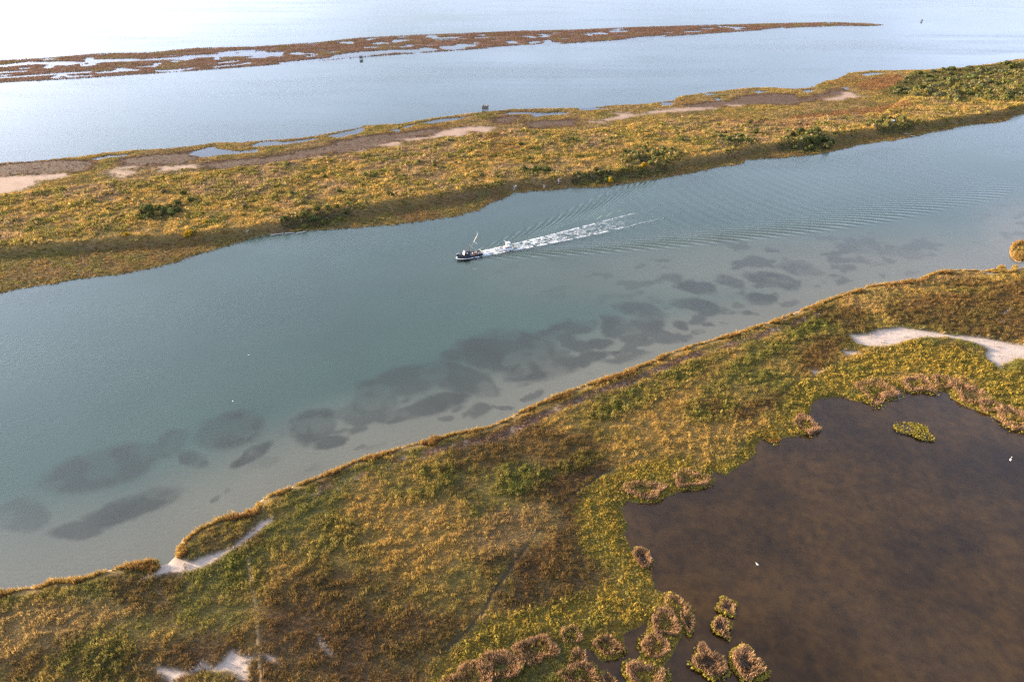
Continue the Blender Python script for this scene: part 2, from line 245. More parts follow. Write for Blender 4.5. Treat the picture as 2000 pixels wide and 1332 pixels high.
def d_line(X, Y, P, margin=8.0):
    out = np.full(X.shape, float(margin))
    lo = P.min(0) - margin; hi = P.max(0) + margin
    idx = np.nonzero((X > lo[0]) & (X < hi[0]) & (Y > lo[1]) & (Y < hi[1]))[0]
    x = X[idx]; y = Y[idx]; d2 = np.full(len(idx), float(margin) ** 2)
    for i in range(len(P) - 1):
        ax, ay = P[i]; bx, by = P[i + 1]; ex, ey = bx - ax, by - ay; L = ex * ex + ey * ey
        t = np.clip(((x - ax) * ex + (y - ay) * ey) / L, 0, 1)
        np.minimum(d2, (x - ax - t * ex) ** 2 + (y - ay - t * ey) ** 2, out=d2)
    out[idx] = np.sqrt(d2); return out
PW = {k: W(v) for k, v in dict(strip=STRIP, island=ISLAND, plateau=PLATEAU, near=NEARLAND, pond=POND).items()}
L_SP, L_IP = [W(p) for p in SP], [W(p) for p in IP]
L_SA, L_IS = [W(p) for p in SANDS], [W(p) for p in ISANDS]
L_IB, L_IR = [W(p) for p in IBROWN], [W(p) for p in IRED]
L_NB, L_NG, L_NY = [W(p) for p in NBROWN], [W(p) for p in NGOLD], [W(p) for p in NYEL]
T_W, C_W = W(TRACK), W(CREEK); L_UN = [W(p) for p in UNDER]
def union(X, Y, polys, margin):
    o = np.full(X.shape, -float(margin))
    for p in polys: np.maximum(o, sd_poly(X, Y, p, margin), out=o)
    return o
def blob(u, v, b):
    cx, cy, rx, ry, ang = b[:5]; a = R(ang)
    du, dv = u - cx, v - cy
    p = (du * math.cos(a) + dv * math.sin(a)) / rx; q = (-du * math.sin(a) + dv * math.cos(a)) / ry
    return np.sqrt(p * p + q * q)

# base colours (linear)
GOLD = np.array((.275, .178, .050)); TAN = np.array((.235, .155, .072)); OLIVE = np.array((.130, .115, .030)); GREEN = np.array((.088, .094, .022))
YEL = np.array((.215, .150, .026)); BROWN = np.array((.092, .054, .023)); RED = np.array((.175, .085, .035)); GREYB = np.array((.090, .055, .038))
SAND = np.array((.33, .265, .215)); MUD = np.array((.045, .032, .022)); SHOREG = np.array((.28, .180, .050)); STRAW = np.array((.140, .086, .062))
BEDSAND = np.array((.56, .375, .235)); BEDDEEP = np.array((.222, .236, .160)); SEAG = np.array((.150, .108, .070)); PONDC = np.array((.108, .061, .022))

def mixc(c, col, f):
    return c + (np.asarray(col) - c) * f[:, None]

def zone(X, Y):
    """everything about the ground at world points: height, colour, plant cover, kind of ground"""
    n = len(X)
    far = np.clip(Y / 260.0, .45, 3.5)
    wx = (fbm(X, Y, 9, 3, 3) - .5) * 5.0 * far ** .5; wy = (fbm(X, Y, 9, 3, 5) - .5) * 5.0 * far ** .5
    sx = (fbm(X, Y, 2.6, 3, 23) - .5) * 1.6 * far; sy = (fbm(X, Y, 2.6, 3, 25) - .5) * 1.6 * far
    A, B = X + wx * .35 + sx * .5, Y + wy * .35 + sy * .5          # outline wobble
    M, N = X + wx * 1.2 + sx, Y + wy * 1.2 + sy                   # looser wobble for plant zones
    u, v = pix(X, Y)
    dn = sd_poly(X + sx * .35, Y + sy * .35, PW['near'], 90); di = sd_poly(A, B, PW['island'], 90); dstp = sd_poly(X + sx * .5, Y + sy * .5, PW['strip'], 90)
    dpo = sd_poly(A, B, PW['pond'], 60)
    for (cu, cv, ru, rv, _) in ISLETS:
        e = 1 - blob(u + sx * 2, v + sy * 2, (cu, cv, ru, rv, 0))
        dn = np.maximum(dn, np.minimum(e * rv * .3, 3.0))
    dip = union(A, B, L_IP, 12); dsp = union(X + sx * .5, Y + sy * .5, L_SP, 20)
    # tiny pools scattered in the far strip and on the island's back marsh
    speck = fbm(X * .55, Y * 1.0, 9, 2, 61)
    dsp = np.maximum(dsp, np.where(dstp > 4, (speck - .73) * 20, -9))
    near_land = np.minimum(dn, -dpo); isl = np.minimum(di, -dip); dsp = dsp + .9; stp = np.minimum(dstp, -dsp)
    land = np.maximum(np.maximum(near_land, isl), stp)
    reg = np.where(near_land >= land - 1e-6, 0, np.where(isl >= land - 1e-6, 1, 2))
    # ---- heights
    sdp = sd_poly(A, B, PW['plateau'], 30); plat = ss(-3.2, 1.2, sdp)
    rough = fbm(X, Y, 6, 3, 31) - .5; big = fbm(X, Y, 30, 3, 33) - .5
    h_up = np.where(reg == 0, .55 * (1 - np.exp(-np.maximum(land, 0) / 1.6)) + .18 * rough * ss(0, 3, land) + .25 * big * ss(2, 12, land),
           np.where(reg == 1, .40 * (1 - np.exp(-np.maximum(land, 0) / 2.0)) + plat * (2.9 + .9 * big + .5 * rough) + .15 * rough * ss(0, 3, land),
                    .35 * (1 - np.exp(-np.maximum(land, 0) / 1.5)) + .15 * rough * ss(0, 3, land)))
    dl = -land
    in_pond = (dpo > 0)
    in_pool = (dip > 0) | ((dsp > 0) & (dstp > 0))
    dch_near = np.clip(-dn, 0, 90); dch_isl = np.clip(-di, 0, 90)
    depth_ch = np.minimum(.9 * (1 - np.exp(-dch_near / 9)) + 2.4 * ss(22, 60, dch_near), .35 * dch_isl + .05)
    depth_ch = np.where(Y > 470, np.minimum(.35 * np.minimum(dch_isl, np.clip(-dstp, 0, 90)), 3.0) + .05, depth_ch)
    h_dn = np.where(in_pond, -np.minimum(.16 * dpo + .03, .5), np.where(in_pool, -np.minimum(.2 * dl + .03, .3), -depth_ch))
    h = np.where(land > 0, h_up, h_dn)
    # ---- colours
    f1 = fbm(X, Y, 24, 4, 41); f2 = fbm(X, Y, 7, 4, 43); f3 = fbm(X, Y, 1.7, 3, 45); f4 = fbm(X, Y, 60, 3, 47)
    c = np.tile(OLIVE, (n, 1)); c = mixc(c, GOLD, ss(.36, .66, f1 * .55 + f2 * .45)); c = mixc(c, BROWN, ss(.56, .74, fbm(X, Y, 15, 4, 49)) * .7)
    grn = np.zeros(n); yel = np.zeros(n)
    if (reg == 0).any():
        m = reg == 0
        bro = ss(-2.0, 3.0, union(M, N, L_NB, 8)) * (.55 + .5 * f2)
        c = mixc(c, BROWN, np.where(m, np.clip(bro * .95, 0, .8), 0))
        gol = ss(-2.5, 3.0, union(M, N, L_NG, 8)) * .8
        c = mixc(c, TAN * .6 + GOLD * .4, np.where(m, gol, 0))
        for b in NGREEN:
            d = blob(u + wx * 6, v + wy * 5, b)
            g = ss(1.25, .5, d) * b[5] * .85 * ss(.30, .58, f2 * .6 + f3 * .4); grn = np.maximum(grn, g)
        grn = np.clip(grn, 0, .95) * m
        c = mixc(c, GREEN, grn)
        yel = ss(-1.2, 2.0, union(M, N, L_NY, 8)); yel = np.maximum(yel, ss(3.6, 2.2, -dpo) * (dn > 9)) * m * (dpo < 0)
        c = mixc(c, YEL, np.clip(yel * (.72 + .5 * (f2 - .4)), 0, .95))
        c = mixc(c, OLIVE, yel * ss(.52, .68, f3) * .55)
    # island
    mi = reg == 1
    ci = np.tile(GOLD, (n, 1)); ci = mixc(ci, TAN, ss(.40, .62, f1)); ci = mixc(ci, OLIVE, ss(.50, .68, f2) * .75); ci = mixc(ci, RED, ss(.58, .72, f4) * .5)
    flat = 1 - plat
    ci = mixc(ci, OLIVE * .7 + BROWN * .3, flat * .35)
    ib = union(M, N, L_IB, 8); ci = mixc(ci, GREYB, ss(-6, 1.0, ib) * .92)
    ci = mixc(ci, RED, ss(-2.5, 3, union(M, N, L_IR, 8)) * .8)
    front = ss(-40, -20, -di) * 0
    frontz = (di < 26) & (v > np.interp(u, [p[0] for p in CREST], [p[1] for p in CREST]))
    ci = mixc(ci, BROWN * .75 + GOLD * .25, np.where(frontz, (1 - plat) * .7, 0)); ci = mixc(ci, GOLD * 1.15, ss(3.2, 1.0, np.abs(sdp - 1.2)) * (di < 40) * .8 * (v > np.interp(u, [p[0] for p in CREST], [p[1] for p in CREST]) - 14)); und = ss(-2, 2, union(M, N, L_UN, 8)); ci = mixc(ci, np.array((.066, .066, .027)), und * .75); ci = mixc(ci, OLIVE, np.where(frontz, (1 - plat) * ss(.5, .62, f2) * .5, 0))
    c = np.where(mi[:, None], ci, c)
    # strip
    cs = np.tile(STRAW, (n, 1)); cs = mixc(cs, BROWN, ss(.40, .62, f2) * .55); cs = mixc(cs, OLIVE, ss(.58, .7, f1) * .35)
    c = np.where((reg == 2)[:, None], cs, c)
    # shore gold on near land and along the island front
    shore = ss(3.0, 1.2, dn) * (reg == 0) * (dn > 0)
    c = mixc(c, SHOREG * (.8), shore * .9)
    wrack = ss(3.4, 4.4, dn) * ss(7.5, 5.5, dn) * (reg == 0) * ss(560, 720, u) * ss(1660, 1480, u)
    c = mixc(c, STRAW * .8 + BROWN * .2, wrack * ss(.3, .55, f2) * .9)
    c = mixc(c, SHOREG * .75, ss(3.2, 1.0, di) * mi * (di > 0) * .6 * (f2 > .4))
    # sand
    sdn = sd_sand = union(X + sx * .7 + wx * .15, Y + sy * .7 + wy * .15, L_SA, 8)
    sdi = union(A + sx * .8, B + sy * .8, L_IS, 8)
    sand = np.maximum(ss(-.7, .9, sdn), ss(-5.0, 2.5, sdi) * ss(.26, .54, fbm(X, Y * 2.2, 12, 4, 77, .6) + .05 * sdi))
    sprinkle = ss(.60, .74, fbm(X, Y, 1.1, 3, 71)) * (wrack > .2) * .6
    sand_c = np.maximum(sand, sprinkle)
    sc = np.where((reg == 1)[:, None], SAND * .74 * np.array((1, .86, .76)), SAND) * (.86 + .28 * f2)[:, None]
    sc = sc * (.72 + .28 * ss(-.5, 3.5, np.maximum(sdn, sdi)))[:, None] * (.85 + .3 * f3)[:, None]
    c = c + (sc - c) * (sand_c * (land > 0))[:, None]
    h = np.where((land > 0) & (reg == 0), h * (1 - .55 * np.clip(ss(-1.5, 1.5, sdn), 0, 1)) + .02, h)
    # track and creek
    dt = d_line(X + sx * .2, Y, T_W, 5); dc = d_line(X + sx * .35, Y + sy * .35, C_W, 5)
    track = ss(.60, .22, dt) * (reg == 0) * ss(.2, .4, fbm(X, Y, 4, 2, 73)); creek = ss(.62, .22, dc) * (reg == 0) * ss(.25, .55, fbm(X, Y, 8, 2, 75))
    c = mixc(c, TAN * 1.1, track * .45); c = mixc(c, MUD, creek * .6)
    h = h - .28 * creek + .22 * track
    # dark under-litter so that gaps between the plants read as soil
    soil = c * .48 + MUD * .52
    # ---- beds
    t_ = ss(6, 46, dch_near)
    cb = BEDSAND + (BEDDEEP - BEDSAND) * ss(1, 38, dch_near)[:, None]
    cb = cb * (.9 + .2 * f1)[:, None]
    gmask = np.zeros(n)
    w2x = (fbm(X, Y, 11, 5, 83, .62) - .5) * 46; w2y = (fbm(X, Y, 11, 5, 85, .62) - .5) * 24
    gu, gv = u + w2x + sx * 4, v + w2y + sy * 2.0
    for b in GRASSBED:
        d = blob(gu, gv, b); np.maximum(gmask, ss(1.12, .74, d) * b[5], out=gmask)
    streak = ss(.60, .70, fbm(X * .6 + Y * .2, Y * .9 - X * .35, 6, 3, 81)) * ss(2, 6, dch_near) * ss(34, 14, dch_near) * ss(420, 700, u) * .75
    gmask = np.maximum(gmask * (.55 + .45 * ss(.30, .50, fbm(X, Y, 8, 4, 87))) * (.75 + .3 * f2), streak) * .92 * (1 - .3 * ss(1500, 1800, u))
    gmask = np.clip(gmask, 0, 1) * (reg == 0) * (dn < 0)
    cb = mixc(cb, SEAG, gmask * .9)
    cp = PONDC * (.60 + .75 * ss(.25, .75, fbm(X, Y, 18, 5, 91, .6)))[:, None]
    cp = cp * (.35 + 1.3 * fbm(X, Y, 1.8, 4, 93, .7))[:, None]
    cpo = np.tile(np.array((.07, .06, .05)), (n, 1))
    wet = land <= 0
    c = np.where(wet[:, None], np.where(in_pond[:, None], cp, np.where(in_pool[:, None], cpo, cb)), c)
    kind = np.where(wet, np.where(in_pond, 5, np.where(in_pool, np.where(reg == 1, 1, 2), 4)), np.where(sand > .6, 3, reg))
    cover = np.where(land > .25, 1.0, 0.0) * (1 - np.clip(sand_c * 1.15, 0, 1)) * (1 - np.clip(creek * 1.2, 0, 1)) * (1 - .8 * track)
    cover = np.maximum(cover, .10 * ss(.54, .66, f3) * (sand_c > .3) * (land > .25) * (reg == 0))
    ib_low = ss(-1, 2.5, ib) * mi
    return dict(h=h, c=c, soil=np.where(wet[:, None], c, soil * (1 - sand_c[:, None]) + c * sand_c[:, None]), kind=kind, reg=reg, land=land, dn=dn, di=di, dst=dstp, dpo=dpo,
                cover=cover, grn=grn, yel=yel, plat=plat, und=(und * mi), shore=shore, wrack=wrack, flatbrown=ib_low, f2=f2, f3=f3, u=u, v=v, sand=sand_c, frontz=frontz)

# ------------------------------------------------------------------ mesh helpers
def np_mesh(name, V, F, cols=None, smooth=True, cname='Col'):
    me = bpy.data.meshes.new(name)
    V = np.asarray(V, np.float32); F = np.asarray(F, np.int32)
    k = F.shape[1]
    me.vertices.add(len(V)); me.vertices.foreach_set('co', V.ravel())
    me.loops.add(F.size); me.loops.foreach_set('vertex_index', F.ravel())
    me.polygons.add(len(F)); me.polygons.foreach_set('loop_start', np.arange(0, F.size, k, dtype=np.int32))
    me.polygons.foreach_set('use_smooth', np.full(len(F), smooth))
    if cols is not None:
        a = me.attributes.new(cname, 'FLOAT_COLOR', 'POINT')
        a.data.foreach_set('color', np.concatenate([cols, np.ones((len(cols), 1))], 1).astype(np.float32).ravel())
    me.update(calc_edges=True); me.validate()
    return me
def link(name, me, mat=None, parent=None, loc=None, **props):
    o = bpy.data.objects.new(name, me); C.objects.link(o)
    if mat is not None:
        me.materials.clear(); me.materials.append(mat)
    if parent is not None: o.parent = parent
    if loc is not None: o.location = loc
    for k_, v_ in props.items(): o[k_] = v_
    return o
def empty(name, label, cat, loc, rotz=0, group=None, scale=None):
    o = bpy.data.objects.new(name, None); C.objects.link(o); o.location = loc; o.rotation_euler = (0, 0, rotz)
    o.empty_display_size = .5; o['label'] = label; o['category'] = cat
    if group: o['group'] = group
    if scale: o.scale = (scale,) * 3 if not hasattr(scale, '__len__') else scale
    return o

# ------------------------------------------------------------------ materials
def newmat(name):
    m = bpy.data.materials.new(name); m.use_nodes = True; nt = m.node_tree; nt.nodes.clear()
    return m, nt, nt.nodes.new('ShaderNodeOutputMaterial')
def nd(nt, t, **kw):
    x = nt.nodes.new(t)
    for k_, v_ in kw.items(): setattr(x, k_, v_)
    return x
def noise(nt, scale, detail=3, coord=None, rough=.55):
    x = nd(nt, 'ShaderNodeTexNoise'); x.inputs['Scale'].default_value = scale; x.inputs['Detail'].default_value = detail; x.inputs['Roughness'].default_value = rough
    if coord is not None: nt.links.new(coord, x.inputs['Vector'])
    return x
def ramp(nt, fac, a, b, lo, hi):
    x = nd(nt, 'ShaderNodeMapRange'); x.inputs[1].default_value = a; x.inputs[2].default_value = b; x.inputs[3].default_value = lo; x.inputs[4].default_value = hi
    nt.links.new(fac, x.inputs[0]); return x.outputs[0]
def mulcol(nt, col, fac):
    x = nd(nt, 'ShaderNodeVectorMath', operation='SCALE'); nt.links.new(col, x.inputs[0]); nt.links.new(fac, x.inputs['Scale']); return x.outputs[0]

def ground_mat(name, bump=.25, var=(.7, 1.3), nsc=1.6):
    m, nt, out = newmat(name)
    p = nd(nt, 'ShaderNodeBsdfPrincipled'); p.inputs['Roughness'].default_value = .95; p.inputs['Specular IOR Level'].default_value = .15
    a = nd(nt, 'ShaderNodeAttribute', attribute_name='Col'); g = nd(nt, 'ShaderNodeNewGeometry')
    n1 = noise(nt, nsc, 5, g.outputs['Position'], .7)
    nt.links.new(mulcol(nt, a.outputs['Color'], ramp(nt, n1.outputs[0], .25, .75, *var)), p.inputs['Base Color'])
    b = nd(nt, 'ShaderNodeBump'); b.inputs['Strength'].default_value = bump; b.inputs['Distance'].default_value = .3
    nt.links.new(n1.outputs[0], b.inputs['Height']); nt.links.new(b.outputs[0], p.inputs['Normal'])
    nt.links.new(p.outputs[0], out.inputs[0]); return m
M_GROUND = ground_mat('marsh_soil', 1.0, (.5, 1.5), 3.2)
M_SAND = ground_mat('pale_sand', .35, (.74, 1.18), 2.2)
M_BED = ground_mat('bed_silt', .05, (.9, 1.1))

def leaf_mat(name, instancer=False, col=None, trans=.35, var=(.72, 1.28), attr='Col'):
    m, nt, out = newmat(name)
    if col is None:
        a = nd(nt, 'ShaderNodeAttribute', attribute_name='tint' if instancer else attr)
        if instancer: a.attribute_type = 'INSTANCER'
        c = a.outputs['Color']
    else:
        r = nd(nt, 'ShaderNodeRGB'); r.outputs[0].default_value = (*col, 1); c = r.outputs[0]
    g = nd(nt, 'ShaderNodeNewGeometry'); n1 = noise(nt, 2.6, 3, g.outputs['Position'])
    c = mulcol(nt, c, ramp(nt, n1.outputs[0], .3, .7, *var))
    d = nd(nt, 'ShaderNodeBsdfDiffuse'); t = nd(nt, 'ShaderNodeBsdfTranslucent'); mx = nd(nt, 'ShaderNodeMixShader'); mx.inputs[0].default_value = trans
    nt.links.new(c, d.inputs[0]); nt.links.new(c, t.inputs[0]); nt.links.new(d.outputs[0], mx.inputs[1]); nt.links.new(t.outputs[0], mx.inputs[2])
    nt.links.new(mx.outputs[0], out.inputs[0]); return m
M_TUFT = leaf_mat('grass_tuft', True)
M_REED = leaf_mat('reed_straw', False)

def plain(name, col, rough=.6, metal=0., nscale=6., amt=.2, spec=.5):
    m, nt, out = newmat(name)
    p = nd(nt, 'ShaderNodeBsdfPrincipled'); p.inputs['Roughness'].default_value = rough; p.inputs['Metallic'].default_value = metal; p.inputs['Specular IOR Level'].default_value = spec
    r = nd(nt, 'ShaderNodeRGB'); r.outputs[0].default_value = (*col, 1)
    tc = nd(nt, 'ShaderNodeTexCoord'); n1 = noise(nt, nscale, 4, tc.outputs['Object'])
    nt.links.new(mulcol(nt, r.outputs[0], ramp(nt, n1.outputs[0], .3, .7, 1 - amt, 1 + amt)), p.inputs['Base Color'])
    nt.links.new(p.outputs[0], out.inputs[0]); return m

def water_mat(name, tint, rough=.1, ripple=.05, streaks=False):
    m, nt, out = newmat(name)
    g = nd(nt, 'ShaderNodeNewGeometry')
    mp = nd(nt, 'ShaderNodeMapping'); mp.inputs['Rotation'].default_value = (0, 0, R(-20)); mp.inputs['Scale'].default_value = (.55, 1.25, 1)
    nt.links.new(g.outputs['Position'], mp.inputs[0])
    n1 = noise(nt, .9, 4, mp.outputs[0], .6)
    mp2 = nd(nt, 'ShaderNodeMapping'); mp2.inputs['Rotation'].default_value = (0, 0, R(-14)); mp2.inputs['Scale'].default_value = (.004, .022, 1) if streaks else (.010, .022, 1)
    nt.links.new(g.outputs['Position'], mp2.inputs[0])
    n2 = noise(nt, 1.0, 5, mp2.outputs[0], .6); n2.inputs['Distortion'].default_value = .6
    calm = ramp(nt, n2.outputs[0], .38, .62, 0., 1.)
    if streaks:
        ca = nd(nt, 'ShaderNodeAttribute', attribute_name='slick'); mu = nd(nt, 'ShaderNodeMath', operation='MULTIPLY'); nt.links.new(calm, mu.inputs[0]); nt.links.new(ca.outputs['Fac'], mu.inputs[1]); calm = mu.outputs[0]
    b = nd(nt, 'ShaderNodeBump'); b.inputs['Distance'].default_value = .5
    nt.links.new(ramp(nt, calm, 0, 1, ripple * .2, ripple * 1.7), b.inputs['Strength']); nt.links.new(n1.outputs[0], b.inputs['Height'])
    gl = nd(nt, 'ShaderNodeBsdfGlossy', distribution='GGX'); nt.links.new(ramp(nt, calm, 0, 1, rough * .25, rough * 1.9), gl.inputs['Roughness'])
    tr = nd(nt, 'ShaderNodeBsdfTransparent'); tr.inputs[0].default_value = (*tint, 1)
    fr = nd(nt, 'ShaderNodeFresnel'); fr.inputs[0].default_value = 1.333
    mx = nd(nt, 'ShaderNodeMixShader')
    nt.links.new(b.outputs[0], gl.inputs['Normal']); nt.links.new(b.outputs[0], fr.inputs['Normal'])
    nt.links.new(fr.outputs[0], mx.inputs[0]); nt.links.new(tr.outputs[0], mx.inputs[1]); nt.links.new(gl.outputs[0], mx.inputs[2])
    nt.links.new(mx.outputs[0], out.inputs[0]); return m
M_CHAN = water_mat('channel_water', (.86, .95, .92), .12, .10)
M_BAY = water_mat('bay_water', (.86, .95, .95), .12, .10, True)
M_POND = water_mat('pond_water', (.95, .82, .55), .07, .06)

# ------------------------------------------------------------------ terrain: land, flats and the beds under the water, one height field
STEP = 3.0
us = np.arange(-420, 2421, STEP); vs = np.concatenate([np.arange(-160, 26, 6.), np.arange(28, 330, 2.2), np.arange(330, 1520, STEP)])
UU, VV = np.meshgrid(us, vs)
GX, GY = ground(UU.ravel(), VV.ravel())
zt = zone(GX, GY)
TV = np.stack([GX, GY, zt['h']], 1)
nu, nv = len(us), len(vs)
ii = (np.arange(nv - 1)[:, None] * nu + np.arange(nu - 1)[None, :]).ravel()
TF = np.stack([ii, ii + nu, ii + nu + 1, ii + 1], 1)
fk = np.max(zt['kind'][TF], axis=1)
kinds = zt['kind'][TF]
lo = np.min(kinds, axis=1)
fk = np.where((lo < 3) | ((lo == 3)), lo, np.max(kinds, axis=1))     # any dry corner keeps the face with the land
for k_, nm, mat in ((0, 'marsh_ground', M_GROUND), (1, 'island_ground', M_GROUND), (2, 'far_marsh_ground', M_GROUND), (3, 'sand_flat', M_SAND), (4, 'channel_bed', M_BED), (5, 'pond_bed', M_BED)):
    f = TF[fk == k_]
    if len(f) == 0: continue
    used, inv = np.unique(f.ravel(), return_inverse=True)
    link(nm, np_mesh(nm, TV[used], inv.reshape(-1, 4), zt['soil'][used]), mat, kind='structure')

def flat_poly(name, pts, z, mat, **kw):
    bm = bmesh.new(); vv = [bm.verts.new((x, y, z)) for x, y in pts]
    es = [bm.edges.new((vv[i], vv[(i + 1) % len(vv)])) for i in range(len(vv))]
    bmesh.ops.triangle_fill(bm, edges=es, use_beauty=True, normal=(0, 0, 1))
    bmesh.ops.recalc_face_normals(bm, faces=bm.faces[:])
    for f in bm.faces:
        if f.normal.z < 0: f.normal_flip()
    me = bpy.data.meshes.new(name); bm.to_mesh(me); bm.free(); return link(name, me, mat, kind='structure')
m_deep = plain('deep_silt', (.20, .21, .175), .95, 0, .02, .1, .1)
flat_poly('sea_bed', [(-14000, -400), (14000, -400), (14000, 16000), (-14000, 16000)], -5.0, m_deep)

# ------------------------------------------------------------------ water
MID_I = [(-700, 520), (0, 430), (500, 385), (1000, 305), (1500, 245), (2000, 172), (2700, 75)]
MID_N = [(-700, 1380), (0, 1235), (400, 1190), (700, 1020), (1000, 930), (1250, 800), (1500, 690), (1700, 610), (1850, 580), (2000, 585), (2700, 480)]
wi, wnr = W(MID_I), W(MID_N)
FARX = 13000.
bu = np.concatenate([np.linspace(-3200, -100, 40), np.arange(-80, 2081, 12), np.linspace(2100, 5200, 40)]); bv = np.concatenate([np.linspace(-194, -20, 60), np.arange(-16, 460, 2.0), np.arange(460, 700, 12.)])
BU, BVV = np.meshgrid(bu, bv); bx_, by_ = ground(BU.ravel(), BVV.ravel())
pu_, pv_ = BU.ravel(), BVV.ravel()
slick = np.ones(len(bx_))
def line_y(pts): a = np.array(pts, float); return np.interp(pu_, a[:, 0], a[:, 1])
wv_ = (fbm(bx_, by_, 60, 3, 151) - .5)
def slick_band(pts, wdt, k): 
    global slick
    d_ = np.abs(pv_ + wv_ * wdt * 1.5 - line_y(pts)); inx = ss(pts[0][0] - 30, pts[0][0] + 40, pu_) * ss(pts[-1][0] + 30, pts[-1][0] - 10, pu_)
    slick *= 1 - k * ss(wdt, wdt * .35, d_) * inx
slick_band([(-200, 128), (0, 112), (380, 90), (800, 65), (1240, 50), (1500, 43), (1620, 40)], 5, .9)
slick_band([(1600, 42), (1780, 39), (1900, 33), (2000, 29), (2300, 15)], 2.6, 1.)
slick_band([(1700, 51), (1800, 46), (1900, 42), (2000, 36), (2300, 22)], 5, .95)
slick_band([(1650, 66), (1800, 58), (2000, 55), (2300, 50)], 16, .6)
slick_band([(1250, 205), (1400, 176), (1580, 166), (1650, 138), (1800, 132), (1900, 123), (2000, 110), (2300, 70)], 9, .95)
bmid = np.interp(bx_, wi[:, 0], wi[:, 1])
bi = (np.arange(len(bv) - 1)[:, None] * len(bu) + np.arange(len(bu) - 1)[None, :]).ravel()
BF = np.stack([bi, bi + len(bu), bi + len(bu) + 1, bi + 1], 1); BF = BF[(by_[BF] > bmid[BF]).all(1)]
used, inv = np.unique(BF.ravel(), return_inverse=True)
bme = np_mesh('bay_water', np.stack([bx_, by_, np.zeros(len(bx_))], 1)[used], inv.reshape(-1, 4))
a_s = bme.attributes.new('slick', 'FLOAT', 'POINT'); a_s.data.foreach_set('value', slick[used].astype(np.float32))
link('bay_water', bme, M_BAY, kind='structure')
flat_poly('pond_water', [(-900, wnr[0][1] - 5)] + [tuple(p) for p in wnr] + [(900, wnr[-1][1] + 20), (900, -300), (-900, -300)], 0., M_POND)

# wake: a Kelvin pattern trailing the workboat, real displacement of the water sheet
WA = R(24.0); W0 = np.array(ground(893, 506.0)); ax = np.array((math.cos(WA), math.sin(WA))); lat = np.array((-math.sin(WA), math.cos(WA)))
W0 = W0 + lat * .3
def wake_xy(s, q):
    q = q + .0007 * np.maximum(s, 0) ** 2
    return W0[0] + ax[0] * s + lat[0] * q, W0[1] + ax[1] * s + lat[1] * q
LAM = 6.2; K0 = 2 * math.pi / LAM
def wake_h(s, q):
    x = np.maximum(s, .3); p = np.clip(q / x, -2, 2); ap = np.abs(p)
    disc = np.sqrt(np.maximum(1 - 8 * p * p, 0)); pe = np.where(ap < 1e-3, 1e-3, p)
    td = (-1 - disc) / (4 * pe); tt = (-1 + disc) / (4 * pe)
    def ph(t): return K0 * x * np.sqrt(1 + t * t) * (1 + pe * t)
    decay = 1 / np.sqrt(1 + x / 9.0)
    cusp = np.exp(-((ap - .335) / .055) ** 2)
    wob = fbm(s, q, 14, 2, 101)
    ad = np.exp(-(np.abs(td) / 3.2) ** 2) * (.35 + 1.5 * cusp)
    hz = .56 * (.35 + .65 * ss(2, 40, x)) * decay * ad * np.cos(ph(td) + .785 + 1.2 * wob) + .06 * decay * np.cos(ph(tt) - .785) * ss(1., 5., x)
    out = np.exp(-np.maximum(ap - .345, 0) * x / 1.3)
    hz = hz * out * ss(-.2, 3.0, s) * (.55 + .9 * wob); hz = .17 * np.tanh(hz / .17)
    return hz
ds = .42; s_ = np.arange(-4.2, 290, ds)
# how far up the wedge may go before the island's middle line
def q_limit(s):
    qs = np.linspace(0, 130, 261); res = []
    for x in s:
        wx_, wy_ = wake_xy(x, qs); lim = np.interp(wx_, wi[:, 0], wi[:, 1]) - 6
        bad = np.nonzero(wy_ > lim)[0]; res.append(qs[bad[0]] if len(bad) else 130.)
    return np.array(res)
qu = np.minimum(5 + np.maximum(s_, 0) * .45, q_limit(s_)); ql = np.minimum(5 + np.maximum(s_, 0) * .45, 95)
NQ = 330
tq = np.linspace(-1, 1, NQ)
SS_, TQ = np.meshgrid(s_, tq, indexing='ij')
QQ = np.where(TQ > 0, TQ * qu[:, None], TQ * ql[:, None])
hx, hy = wake_xy(SS_, QQ)
hw = wake_h(SS_.ravel(), QQ.ravel()).reshape(SS_.shape)
edge = ss(1, .93, np.abs(TQ)) * ss(0, 6, SS_ - s_[0]) * ss(290, 270, SS_)
hw = hw * edge * (1 - .65 * ss(90, 260, SS_))
WV = np.stack([hx.ravel(), hy.ravel(), hw.ravel()], 1)
ni, nj = SS_.shape
ii = (np.arange(ni - 1)[:, None] * nj + np.arange(nj - 1)[None, :]).ravel()
WF = np.stack([ii, ii + nj, ii + nj + 1, ii + 1], 1)
loop = [i * nj for i in range(ni)] + [(ni - 1) * nj + j for j in range(1, nj)] + [i * nj + nj - 1 for i in range(ni - 2, -1, -1)] + [j for j in range(nj - 2, 0, -1)]
bm = bmesh.new()
outer = [(-900, wi[0][1] - 20)] if False else []
outer = [tuple(p) for p in wi] + [tuple(p) for p in wnr[::-1]]
ov = [bm.verts.new((x, y, 0)) for x, y in outer]; es = [bm.edges.new((ov[i], ov[(i + 1) % len(ov)])) for i in range(len(ov))]
lp = loop[::6]
iv = [bm.verts.new((WV[i][0], WV[i][1], 0)) for i in lp]; es += [bm.edges.new((iv[i], iv[(i + 1) % len(iv)])) for i in range(len(iv))]
bmesh.ops.triangle_fill(bm, edges=es, use_beauty=True, normal=(0, 0, 1))
tv = np.array([v_.co[:] for v_ in bm.verts]); bm.verts.index_update()
tf = np.array([[v_.index for v_ in f.verts] for f in bm.faces]); bm.free()
e1 = tv[tf[:, 1]] - tv[tf[:, 0]]; e2 = tv[tf[:, 2]] - tv[tf[:, 0]]; neg = (e1[:, 0] * e2[:, 1] - e1[:, 1] * e2[:, 0]) < 0
